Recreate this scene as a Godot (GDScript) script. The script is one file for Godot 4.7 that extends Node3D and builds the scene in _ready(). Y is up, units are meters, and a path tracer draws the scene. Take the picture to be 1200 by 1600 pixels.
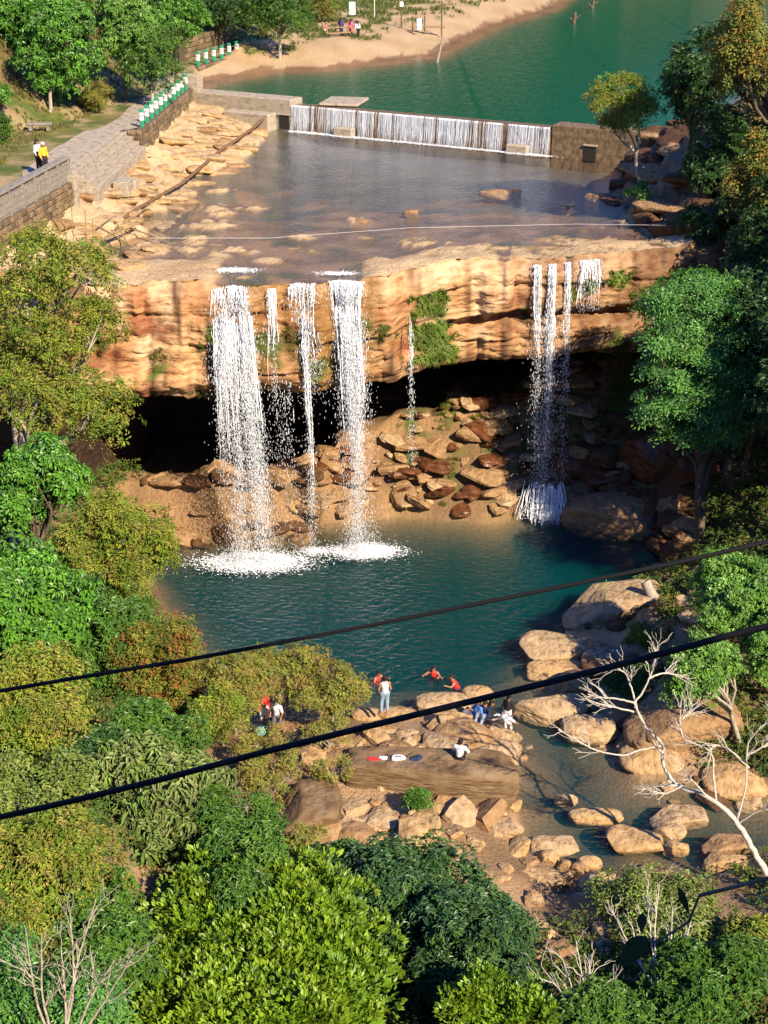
extends Node3D
# A river valley seen from a hillside lookout: a broad waterfall over a sandstone ledge into a
# deep pool, the weir and reservoir above it, woods on both banks. Metres, y up, pool level y = 0.

var rng := RandomNumberGenerator.new()
var used := {}
var n1 := FastNoiseLite.new()
var n2 := FastNoiseLite.new()
var n3 := FastNoiseLite.new()
var M := {}
var clump := {}
var boulder_mesh: Array[ArrayMesh] = []
var stone_mesh: Array[ArrayMesh] = []

# shores in plan: x and distance from the lookout
var pool_shore := PackedVector2Array([Vector2(-13.29, 67.69), Vector2(-8.87, 67.38), Vector2(-5.85, 68), Vector2(-2.8, 69.36), Vector2(0.71, 70.27), Vector2(3.51, 69.77), Vector2(5.95, 69.44), Vector2(8.24, 70.77), Vector2(10.68, 70.94), Vector2(12.6, 69.53), Vector2(14.97, 67.15), Vector2(15.66, 65.41), Vector2(12.89, 62.76), Vector2(10.31, 60.41), Vector2(8.82, 57.6), Vector2(6.53, 54.98), Vector2(7.08, 53.34), Vector2(8.31, 51.77), Vector2(9.67, 49.78), Vector2(9.72, 47.47), Vector2(9.99, 45.94), Vector2(11.55, 45.51), Vector2(13.72, 45.1), Vector2(17.78, 43.68), Vector2(16.98, 41.04), Vector2(13.45, 40.86), Vector2(11.38, 39.8), Vector2(9.25, 40.68), Vector2(8.12, 39.29), Vector2(7.02, 38.62), Vector2(6.03, 38.79), Vector2(6.23, 40.15), Vector2(5.24, 41.04), Vector2(4.78, 42.52), Vector2(5.26, 44), Vector2(3.08, 44.28), Vector2(3.98, 44.89), Vector2(5.16, 46.58), Vector2(5.07, 47.69), Vector2(4.58, 49.88), Vector2(3.28, 50.86), Vector2(1.37, 51.06), Vector2(-0.27, 50.56), Vector2(-2.7, 50.07), Vector2(-5.03, 48.84), Vector2(-6.67, 49.31), Vector2(-7.67, 52.28), Vector2(-9.21, 56.7), Vector2(-11.19, 61.07), Vector2(-13.04, 65.26)])
var lake_shore := PackedVector2Array([Vector2(-14.3, 113.0), Vector2(-14.2, 117), Vector2(-13.4, 119.5), Vector2(-9.4, 125.6), Vector2(-5.5, 126.6), Vector2(0, 130.5), Vector2(5.6, 136.5), Vector2(8.4, 147), Vector2(13.5, 163), Vector2(21.5, 181), Vector2(30, 215), Vector2(70, 240), Vector2(95, 225), Vector2(52, 180), Vector2(36, 130), Vector2(24, 104), Vector2(18.6, 95.2)])
# the walled edge of the left bank, and the rocky edge of the right bank above the falls
var wall_line := PackedVector2Array([Vector2(-21.5, 58), Vector2(-18.9, 66), Vector2(-17.4, 77.5), Vector2(-17.9, 79.5), Vector2(-17.05, 92), Vector2(-15.8, 93.2), Vector2(-14.9, 110), Vector2(-15.6, 116), Vector2(-15.8, 124), Vector2(-12.0, 135)])
var right_line := PackedVector2Array([Vector2(17.6, 70), Vector2(16.6, 75), Vector2(15.0, 80), Vector2(13.9, 86), Vector2(15.2, 91), Vector2(18.0, 97), Vector2(26, 108), Vector2(38, 132), Vector2(54, 181), Vector2(97, 226)])


func sm(a: float, b: float, x: float) -> float:
	return smoothstep(a, b, x)

func curve(x: float, pts: Array) -> float:
	var p: Vector2 = pts[0]
	if x <= p.x:
		return p.y
	for i in range(1, pts.size()):
		var q: Vector2 = pts[i]
		if x <= q.x:
			return lerpf(p.y, q.y, (x - p.x) / (q.x - p.x))
		p = q
	return p.y

func shore_dist(p: Vector2, poly: PackedVector2Array) -> float:   # negative inside
	var best := 1e9
	var inside := false
	var n := poly.size()
	var a := poly[n - 1]
	for i in n:
		var b := poly[i]
		var ab := b - a
		var t := clampf((p - a).dot(ab) / ab.length_squared(), 0.0, 1.0)
		best = minf(best, p.distance_squared_to(a + ab * t))
		if (a.y > p.y) != (b.y > p.y) and p.x < (b.x - a.x) * (p.y - a.y) / (b.y - a.y) + a.x:
			inside = not inside
		a = b
	return -sqrt(best) if inside else sqrt(best)

func line_x(line: PackedVector2Array, d: float) -> float:   # x of a bank line at a distance
	for i in range(1, line.size()):
		if d <= line[i].y:
			return lerpf(line[i - 1].x, line[i].x, (d - line[i - 1].y) / (line[i].y - line[i - 1].y))
	return line[-1].x

# dry swells of bedrock in the shallows: x, distance, half-widths
var shelf_islands: Array[Vector4] = [Vector4(-9.61, 82.54, 1.43, 1.52), Vector4(-9.79, 79.06, 1.63, 1.24), Vector4(-10.46, 75.69, 1.22, 1.15), Vector4(-10.36, 87.76, 0.88, 0.94), Vector4(-7.18, 82.87, 0.76, 0.68), Vector4(-1.47, 80.29, 0.59, 0.64), Vector4(2.25, 74.99, 1.45, 0.71), Vector4(-4.57, 76.4, 0.84, 0.58), Vector4(6.82, 73.89, 0.34, 0.55), Vector4(5.67, 74.44, 0.27, 0.56), Vector4(13.03, 74.3, 1.54, 1.11), Vector4(15.04, 80.14, 1.47, 0.96), Vector4(4.03, 72.57, 2.35, 1.06), Vector4(-7.8, 73.36, 1.02, 0.81), Vector4(-12.24, 73.63, 1.53, 1.09), Vector4(-10.57, 73.89, 0.89, 0.82), Vector4(-13.07, 70.4, 1.96, 1.13), Vector4(0, 71.03, 1.15, 1.15), Vector4(8.77, 72.96, 1.35, 0.67)]

var lip_pts := [Vector2(-60, 60), Vector2(-21, 65), Vector2(-13.5, 66.5), Vector2(-7.5, 67), Vector2(-2.2, 68), Vector2(-1.2, 67.6), Vector2(0.2, 68.0), Vector2(1.2, 69.4), Vector2(4, 70.9), Vector2(8.7, 72.0), Vector2(12, 72.7), Vector2(15.8, 74.0), Vector2(20, 74.5), Vector2(60, 70)]
func lip(x: float) -> float:
	return curve(x, lip_pts) + 0.35 * n2.get_noise_1d(x * 9.0) + 0.18 * n2.get_noise_1d(x * 31.0 + 70.0)

func shelf_water(d: float) -> float:
	return 13.98 + 0.009 * (d - 68.0)

func terrace(h: float, step: float, sharp: float) -> float:
	var k := h / step
	var f := floorf(k)
	return (f + smoothstep(0.5 - sharp, 0.5 + sharp, k - f)) * step

func upper_h(x: float, d: float) -> float:
	var wx := line_x(wall_line, d)
	var rx := line_x(right_line, d)
	var rough := n1.get_noise_2d(x * 2.2, d * 2.2)
	var p := Vector2(x, d)
	var beyond := d > 90.0 and (x + 14.8) * 17.6 + (d - 112.4) * 33.1 > 0.0   # upstream of the weir
	var h := 0.0
	if beyond:
		var s := shore_dist(p, lake_shore)
		if s < 0.0:
			return 16.1 - minf(4.0, 0.03 - s * 0.3)
		if x < wx and d < 135.0:
			h = 17.0
			var far := wx - x
			return h + maxf(0.0, far - 3.5) * 0.55 + rough * 0.3 * sm(2.0, 5.0, far)
		if x > rx - 2.0 and d < 226.0:
			return 16.1 + s * 0.35 + rough * 0.5
		h = 16.1 + 1.3 * sm(0.0, 9.0, s) + 0.06 * maxf(0.0, s - 9.0) + 0.16 * rough * sm(0.4, 3.0, s)
		# wooded slope behind the beach on the left, and the far hills
		h += maxf(0.0, -x - 9.0 - maxf(0.0, d - 130.0) * 0.35) * 0.5 * sm(128.0, 138.0, d)
		h += maxf(0.0, d - 222.0) * 0.55 * sm(75.0, 45.0, x)
		return h
	if x < wx:
		var far := wx - x
		h = 17.0 - 0.9 * sm(1.2, 0.0, far)
		h += maxf(0.0, far - 7.5 + 4.0 * sm(84.0, 108.0, d)) * 0.62 * sm(72.0, 100.0, d)
		h += rough * 0.25 * sm(1.5, 5.0, far)
		if d < 72.0:
			h = minf(h, 17.0)
		return h
	if x > rx:
		var far := x - rx
		h = shelf_water(d) + 0.15 + terrace(far * 0.62 + 0.8 * n1.get_noise_2d(x * 3.0, d * 3.0 + 80.0), 0.75, 0.12)
		h = minf(h, 19.0 + far * 0.3) + rough * 0.25
		return h
	# bedrock shelf: dry ledges by the wall, thin water over the middle
	var w := shelf_water(d)
	var dl := x - wx
	var edge := curve(d, [Vector2(66, 4.2), Vector2(74, 3.6), Vector2(82, 5.0), Vector2(98, 6.4), Vector2(112, 6.6)])
	edge += 1.5 * n1.get_noise_2d(x * 2.0, d * 4.0 + 300.0)
	var top := curve(d, [Vector2(66, 15.4), Vector2(80, 15.7), Vector2(94, 15.9), Vector2(110, 16.0)])
	var bed := w - 0.06 - 0.7 * sm(76.0, 90.0, d) * sm(0.0, 5.0, dl - edge)
	bed -= 0.55 * sm(4.0, 0.5, absf(x + 12.0 + (80.0 - d) * 0.3)) * sm(74.0, 77.0, d) * sm(90.0, 84.0, d)
	bed += 0.16 * n1.get_noise_2d(x * 3.4, d * 6.5) + 0.07 * n1.get_noise_2d(x * 9.0, d * 14.0)
	bed += 0.3 * sm(4.5, 0.8, d - lip(x)) * sm(-1.5, -0.4, x) * sm(6.5, 5.0, x) + 0.13 * sm(6.0, 1.0, d - lip(x)) * sm(6.0, 7.0, x) + 0.32 * sm(7.0, 1.5, d - lip(x)) * sm(-7.9, -9.0, x) - 0.12 * cracks(x, d)
	for q: Vector4 in shelf_islands:
		var e := pow((x - q.x) / q.z, 2.0) + pow((d - q.y) / q.w, 2.0)
		if e < 2.6:
			bed = maxf(bed, w + 0.09 - 0.13 * (e + 1.6 * n2.get_noise_2d(x * 14.0, d * 14.0) + 0.8 * n2.get_noise_2d(x * 40.0, d * 40.0)) - 0.1 * cracks(x, d))
	var t := clampf(1.0 - dl / maxf(edge, 1.0), 0.0, 1.0)
	var shore_h := terrace(lerpf(w - 0.05, top, t) + 0.4 * n1.get_noise_2d(x * 2.6, d * 6.0 + 40.0), 0.26, 0.1) + 0.05 * rough - 0.24 * cracks(x, d)
	var tr := clampf(1.0 - (rx - x) / 2.2, 0.0, 1.0)
	h = lerpf(bed, shore_h, sm(0.0, 0.12, t))
	return h + tr * tr * 0.45

func cracks(x: float, d: float) -> float:      # 1 along the joints that break the bedrock into plates
	var u := x * 0.82 - d * 0.57; var v := x * 0.57 + d * 0.82
	var wx := 1.3 * n1.get_noise_2d(x * 5.0, d * 5.0 + 700.0); var wy := 1.3 * n1.get_noise_2d(x * 5.0 + 300.0, d * 5.0)
	var a := absf(n2.get_noise_2d(u * 3.2 + wx * 4.0, v * 7.5 + wy * 4.0))
	var b := absf(n1.get_noise_2d(u * 8.0 + wx * 6.0 + 90.0, v * 4.5 + wy * 6.0))
	return maxf(sm(0.055, 0.0, a), 0.6 * sm(0.05, 0.0, b))

func crest(x: float) -> float:      # height of the cave floor's front edge
	return curve(x, [Vector2(-16, 2.7), Vector2(-12, 2.4), Vector2(-8, 2.3), Vector2(-4, 2.7), Vector2(-1, 3.9), Vector2(3, 4.8), Vector2(8, 5.5), Vector2(11, 6.3), Vector2(15, 7.6), Vector2(20, 9.0)])

func lower_h(x: float, d: float) -> float:
	var s := shore_dist(Vector2(x, d), pool_shore)
	var rough := n1.get_noise_2d(x * 2.4, d * 2.4)
	var fine := n2.get_noise_2d(x * 9.0, d * 9.0)
	if s < 0.0:
		var deep := 4.8 if d > 52.0 else 0.75
		return -minf(deep, 0.05 - s * (0.62 if d > 54.0 else 0.32)) + 0.12 * rough * sm(0.0, 1.0, -s)
	var back := sm(61.0, 66.0, d)      # 1 under the falls
	var h := 0.0
	# the near banks
	var bank := 0.12 + minf(s, 3.0) * 0.22 + 0.25 * rough * sm(0.0, 1.5, s)
	if x < -4.0:
		var q := clampf((-x - 4.0) / 5.0, 0.0, 1.0)
		bank += q * maxf(0.0, s - 1.0) * 0.34
	if x > 7.0:
		bank += clampf((x - 7.0) / 6.0, 0.0, 1.0) * maxf(0.0, s - 2.5) * lerpf(0.12, 0.6, sm(42.0, 56.0, d))
	bank += maxf(0.0, 40.0 - d) * 0.12
	var hill := curve(d, [Vector2(-20, 33), Vector2(0.6, 31.2), Vector2(2.2, 28.5), Vector2(5, 22), Vector2(10, 14), Vector2(18, 7), Vector2(26, 3.0), Vector2(34, 1.2), Vector2(40, 0.0)])
	hill *= 1.0 - 0.75 * sm(3.0, 14.0, x)
	bank = maxf(bank, hill + 0.5 * rough * sm(3.0, 8.0, d))
	bank = minf(bank, 13.6 + 0.22 * maxf(0.0, s - 18.0) + hill)
	# broken ledges behind the pool up to the cave floor
	var c := crest(x)
	var run := maxf(c * (0.55 if x < -3.0 else 0.95), 1.5)
	var rise := clampf(s / run, 0.0, 1.2)
	var slope := c * minf(rise, 1.0) - (0.6 if x < -3.0 else 0.15) * maxf(0.0, s - run - 0.8)
	slope = terrace(slope + 0.5 * rough, 0.62 if x > -3.0 else 1.3, 0.16) + 0.12 * fine - 0.3 * cracks(x * 0.7, d * 0.7)
	h = lerpf(bank, maxf(slope, 0.06), back)
	var side := maxf(sm(-14.0, -18.5, x), sm(15.0, 19.0, x)) * back
	h = lerpf(h, minf(bank * 1.6 + 2.0, 13.0), side)
	return h

# ------------------------------------------------------------------ nodes, names, descriptions
func numbered(called: String) -> String:
	if not used.has(called):
		used[called] = 0
		return called
	used[called] += 1
	return "%s_%03d" % [called, used[called]]

func tag(o: Node, label: String, category := "", group := "", kind := "") -> Node:
	if label: o.set_meta("label", label)
	if category: o.set_meta("category", category)
	if group: o.set_meta("group", group)
	if kind: o.set_meta("kind", kind)
	return o

func thing(called: String, label: String, category: String, at := Vector3.ZERO, turn := 0.0, group := "") -> Node3D:
	var o := Node3D.new()
	o.name = numbered(called)
	add_child(o)
	o.position = at
	o.rotation.y = turn
	tag(o, label, category, group)
	return o

func obj(called: String, mesh: Mesh, mat: Material, parent: Node = null) -> MeshInstance3D:
	var o := MeshInstance3D.new()
	o.mesh = mesh
	o.material_override = mat
	if parent == null:
		o.name = numbered(called)
		add_child(o)
	else:
		o.name = called
		parent.add_child(o, true)
	return o

func structure(called: String, mesh: Mesh, mat: Material) -> MeshInstance3D:
	var o := obj(called, mesh, mat)
	o.set_meta("kind", "structure")
	return o

# ------------------------------------------------------------------ meshes
func grid_mesh(v: PackedVector3Array, cols: int, rows: int, colors := PackedColorArray()) -> ArrayMesh:
	var nn := PackedVector3Array()
	nn.resize(v.size())
	var ix := PackedInt32Array()
	ix.resize((cols - 1) * (rows - 1) * 6)
	var k := 0
	for j in rows - 1:
		for i in cols - 1:
			var a := j * cols + i
			var b := a + cols
			var n := (v[b + 1] - v[a]).cross(v[b] - v[a + 1])
			nn[a] += n; nn[b] += n; nn[a + 1] += n; nn[b + 1] += n
			ix[k] = a; ix[k + 1] = b; ix[k + 2] = b + 1
			ix[k + 3] = a; ix[k + 4] = b + 1; ix[k + 5] = a + 1
			k += 6
	for i in nn.size():
		nn[i] = nn[i].normalized()
	return packed(v, nn, ix, colors)

func packed(v: PackedVector3Array, nn: PackedVector3Array, ix: PackedInt32Array, colors := PackedColorArray()) -> ArrayMesh:
	var arr := []
	arr.resize(Mesh.ARRAY_MAX)
	arr[Mesh.ARRAY_VERTEX] = v
	arr[Mesh.ARRAY_NORMAL] = nn
	if ix.size(): arr[Mesh.ARRAY_INDEX] = ix
	if colors.size(): arr[Mesh.ARRAY_COLOR] = colors
	var m := ArrayMesh.new()
	m.add_surface_from_arrays(Mesh.PRIMITIVE_TRIANGLES, arr)
	return m

func start() -> SurfaceTool:
	var st := SurfaceTool.new()
	st.begin(Mesh.PRIMITIVE_TRIANGLES)
	return st

func tri(st: SurfaceTool, a: Vector3, b: Vector3, c: Vector3) -> void:
	st.set_normal((c - a).cross(b - a).normalized())
	st.add_vertex(a); st.add_vertex(b); st.add_vertex(c)

func quad(st: SurfaceTool, a: Vector3, b: Vector3, c: Vector3, d: Vector3) -> void:
	st.set_normal((c - a).cross(b - d).normalized())
	st.add_vertex(a); st.add_vertex(b); st.add_vertex(c)
	st.add_vertex(a); st.add_vertex(c); st.add_vertex(d)

func box(st: SurfaceTool, c: Vector3, half: Vector3, basis := Basis.IDENTITY, bevel := 0.02, jitter := 0.0) -> void:
	# a box with chamfered edges: per face an inset quad, edge and corner faces
	var b := minf(bevel, minf(half.x, minf(half.y, half.z)) * 0.6)
	var p := func(sx: float, sy: float, sz: float, ax: int) -> Vector3:
		var q := Vector3(sx * half.x, sy * half.y, sz * half.z)
		if ax != 0: q.x -= sx * b
		if ax != 1: q.y -= sy * b
		if ax != 2: q.z -= sz * b
		if jitter > 0.0:
			q += Vector3(n2.get_noise_3d(c.x * 90 + sx * 40, c.y * 90 + sy * 40, c.z * 90 + sz * 40), n2.get_noise_3d(c.z * 80 + sx * 50, c.x * 80 - sy * 50, c.y * 80 + sz * 30), n2.get_noise_3d(c.y * 70 - sx * 30, c.z * 70 + sy * 20, c.x * 70 - sz * 40)) * jitter
		return c + basis * q
	for s in [-1.0, 1.0]:
		var f := [[p.call(s, -1.0, -1.0, 0), p.call(s, 1.0, -1.0, 0), p.call(s, 1.0, 1.0, 0), p.call(s, -1.0, 1.0, 0)],
			[p.call(-1.0, s, -1.0, 1), p.call(-1.0, s, 1.0, 1), p.call(1.0, s, 1.0, 1), p.call(1.0, s, -1.0, 1)],
			[p.call(-1.0, -1.0, s, 2), p.call(1.0, -1.0, s, 2), p.call(1.0, 1.0, s, 2), p.call(-1.0, 1.0, s, 2)]]
		for q in f:
			out_quad(st, c, q[0], q[1], q[2], q[3])
	for s in [-1.0, 1.0]:
		for t in [-1.0, 1.0]:
			out_quad(st, c, p.call(-1.0, s, t, 1), p.call(1.0, s, t, 1), p.call(1.0, s, t, 2), p.call(-1.0, s, t, 2))
			out_quad(st, c, p.call(s, -1.0, t, 0), p.call(s, 1.0, t, 0), p.call(s, 1.0, t, 2), p.call(s, -1.0, t, 2))
			out_quad(st, c, p.call(s, t, -1.0, 0), p.call(s, t, 1.0, 0), p.call(s, t, 1.0, 1), p.call(s, t, -1.0, 1))
			for u in [-1.0, 1.0]:
				out_tri(st, c, p.call(s, t, u, 0), p.call(s, t, u, 1), p.call(s, t, u, 2))

func out_quad(st: SurfaceTool, c: Vector3, a: Vector3, b: Vector3, d: Vector3, e: Vector3) -> void:
	if (d - a).cross(b - e).dot((a + d) * 0.5 - c) < 0.0:
		quad(st, a, e, d, b)
	else:
		quad(st, a, b, d, e)

func out_tri(st: SurfaceTool, c: Vector3, a: Vector3, b: Vector3, d: Vector3) -> void:
	if (d - a).cross(b - a).dot(a - c) < 0.0:
		tri(st, a, d, b)
	else:
		tri(st, a, b, d)

func tube(st: SurfaceTool, pts: PackedVector3Array, radii: PackedFloat32Array, sides := 6, cap := true) -> void:
	var n := pts.size()
	var rings: Array[PackedVector3Array] = []
	var ref := Vector3.UP
	if absf((pts[n - 1] - pts[0]).normalized().y) > 0.85: ref = Vector3.RIGHT
	for i in n:
		var t := (pts[mini(i + 1, n - 1)] - pts[maxi(i - 1, 0)]).normalized()
		var u := t.cross(ref).normalized()
		var w := t.cross(u)
		var ring := PackedVector3Array()
		for k in sides:
			var a := TAU * k / sides
			ring.append(pts[i] + (u * cos(a) + w * sin(a)) * radii[i])
		rings.append(ring)
	for i in n - 1:
		for k in sides:
			var l := (k + 1) % sides
			var a := rings[i][k]; var b := rings[i + 1][k]; var c := rings[i + 1][l]; var d := rings[i][l]
			st.set_normal((a - pts[i]).normalized()); st.add_vertex(a)
			st.set_normal((b - pts[i + 1]).normalized()); st.add_vertex(b)
			st.set_normal((c - pts[i + 1]).normalized()); st.add_vertex(c)
			st.set_normal((a - pts[i]).normalized()); st.add_vertex(a)
			st.set_normal((c - pts[i + 1]).normalized()); st.add_vertex(c)
			st.set_normal((d - pts[i]).normalized()); st.add_vertex(d)
	if cap:
		for e in [0, n - 1]:
			for k in sides:
				out_tri(st, pts[0] if e else pts[n - 1], pts[e], rings[e][k], rings[e][(k + 1) % sides])

func bar(st: SurfaceTool, a: Vector3, b: Vector3, ra: float, rb: float, sides := 6) -> void:
	tube(st, PackedVector3Array([a, b]), PackedFloat32Array([ra, rb]), sides)

func rock(n: int, sd: int, boxy: float, facets: int, lumps: float, sharp := false) -> ArrayMesh:
	# a stone: a rounded block cut by random planes, then roughened; unit radii
	var r := RandomNumberGenerator.new()
	r.seed = sd
	var planes := []
	for i in facets:
		var v := Vector3(r.randfn(), r.randfn() * 0.8, r.randfn()).normalized()
		planes.append([v, r.randf_range(0.68, 0.95)])
	var vs := PackedVector3Array()
	var ns := PackedVector3Array()
	var ix := PackedInt32Array()
	var axes := [[Vector3.RIGHT, Vector3.UP, Vector3.BACK], [Vector3.LEFT, Vector3.UP, Vector3.FORWARD], [Vector3.UP, Vector3.BACK, Vector3.RIGHT], [Vector3.DOWN, Vector3.FORWARD, Vector3.RIGHT], [Vector3.BACK, Vector3.UP, Vector3.LEFT], [Vector3.FORWARD, Vector3.UP, Vector3.RIGHT]]
	var seams := sharp == false
	for f in axes:
		var base := vs.size()
		for j in n + 1:
			for i in n + 1:
				var a := tan((2.0 * i / n - 1.0) * 0.7854)
				var b := tan((2.0 * j / n - 1.0) * 0.7854)
				var d: Vector3 = (f[0] + f[1] * a + f[2] * b).normalized()
				var l := 1.0 / pow(pow(absf(d.x), boxy) + pow(absf(d.y), boxy) + pow(absf(d.z), boxy), 1.0 / boxy)
				for pl in planes:
					var c: float = d.dot(pl[0])
					if c > 0.05:
						var cut: float = pl[1] / c
						var k := 0.07
						var hh := clampf(0.5 + 0.5 * (cut - l) / k, 0.0, 1.0)
						l = lerpf(cut, l, hh) - k * hh * (1.0 - hh)
				l *= 1.0 + lumps * n1.get_noise_3d(d.x * 9 + sd * 7, d.y * 13, d.z * 9) + lumps * 0.4 * n1.get_noise_3d(d.x * 28, d.y * 40 + sd * 5, d.z * 28)
				if seams:
					var cr := absf(n2.get_noise_3d(d.x * 11 + sd * 31, d.y * 16, d.z * 11))
					var cr2 := absf(n1.get_noise_3d(d.x * 17, d.y * 9 + sd * 13, d.z * 17))
					l *= 1.0 - .05 * sm(.05, 0.0, cr) - .03 * sm(.06, 0.0, cr2)
				vs.append(d * l)
				ns.append(Vector3.ZERO)
		for j in n:
			for i in n:
				var a := base + j * (n + 1) + i
				var q := [a, a + n + 1, a + n + 2, a + 1]
				var nn := (vs[q[2]] - vs[q[0]]).cross(vs[q[1]] - vs[q[3]])
				if nn.dot(vs[a]) < 0.0:
					q = [a, a + 1, a + n + 2, a + n + 1]
					nn = -nn
				for t in q: ns[t] += nn
				ix.append_array(PackedInt32Array([q[0], q[1], q[2], q[0], q[2], q[3]]))
	if sharp:
		var st := start()
		for i in range(0, ix.size(), 3): tri(st, vs[ix[i]], vs[ix[i + 1]], vs[ix[i + 2]])
		return st.commit()
	# share normals over the seams of the six sides
	var at := {}
	for i in vs.size():
		var key := (vs[i] * 2000.0).round()
		at[key] = at.get(key, Vector3.ZERO) + ns[i]
	for i in vs.size():
		ns[i] = (at[(vs[i] * 2000.0).round()] as Vector3).normalized()
	return packed(vs, ns, ix)

# ------------------------------------------------------------------ materials
func noise_tex(freq: float, ramp: Array, octaves := 5, size := 512, kind := FastNoiseLite.TYPE_SIMPLEX_SMOOTH, sd := 1, warp := 0.0) -> NoiseTexture2D:
	var n := FastNoiseLite.new()
	n.noise_type = kind
	n.seed = sd
	n.frequency = freq
	n.fractal_octaves = octaves
	n.fractal_gain = 0.55
	if warp > 0.0:
		n.domain_warp_enabled = true
		n.domain_warp_amplitude = warp
		n.domain_warp_frequency = freq * 1.5
	var t := NoiseTexture2D.new()
	t.width = size; t.height = size
	t.seamless = true
	t.noise = n
	var g := Gradient.new()
	g.offsets = PackedFloat32Array()
	g.colors = PackedColorArray()
	var offs := PackedFloat32Array(); var cols := PackedColorArray()
	for r in ramp:
		offs.append(r[0])
		var c: Color = r[1]
		cols.append(c.linear_to_srgb())
	g.offsets = offs; g.colors = cols
	t.color_ramp = g
	return t

func normal_tex(freq: float, strength: float, octaves := 5, kind := FastNoiseLite.TYPE_SIMPLEX_SMOOTH, sd := 3) -> NoiseTexture2D:
	var t := noise_tex(freq, [[0.0, Color.BLACK], [1.0, Color.WHITE]], octaves, 512, kind, sd)
	t.color_ramp = null
	t.as_normal_map = true
	t.bump_strength = strength
	return t

func plain(c: Color, rough := 0.85, spec := 0.4) -> StandardMaterial3D:
	var m := StandardMaterial3D.new()
	m.albedo_color = c.linear_to_srgb()
	m.roughness = rough
	m.metallic_specular = spec
	return m

func textured(tex: Texture2D, scale: Vector3, nrm: Texture2D = null, depth := 1.0, rough := 0.85) -> StandardMaterial3D:
	var m := StandardMaterial3D.new()
	m.albedo_texture = tex
	m.roughness = rough
	m.metallic_specular = 0.35
	m.uv1_triplanar = true
	m.uv1_world_triplanar = true
	m.uv1_scale = scale
	if nrm:
		m.normal_enabled = true
		m.normal_texture = nrm
		m.normal_scale = depth
	return m

func coloured(m: StandardMaterial3D) -> StandardMaterial3D:
	m.vertex_color_use_as_albedo = true
	return m

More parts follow.
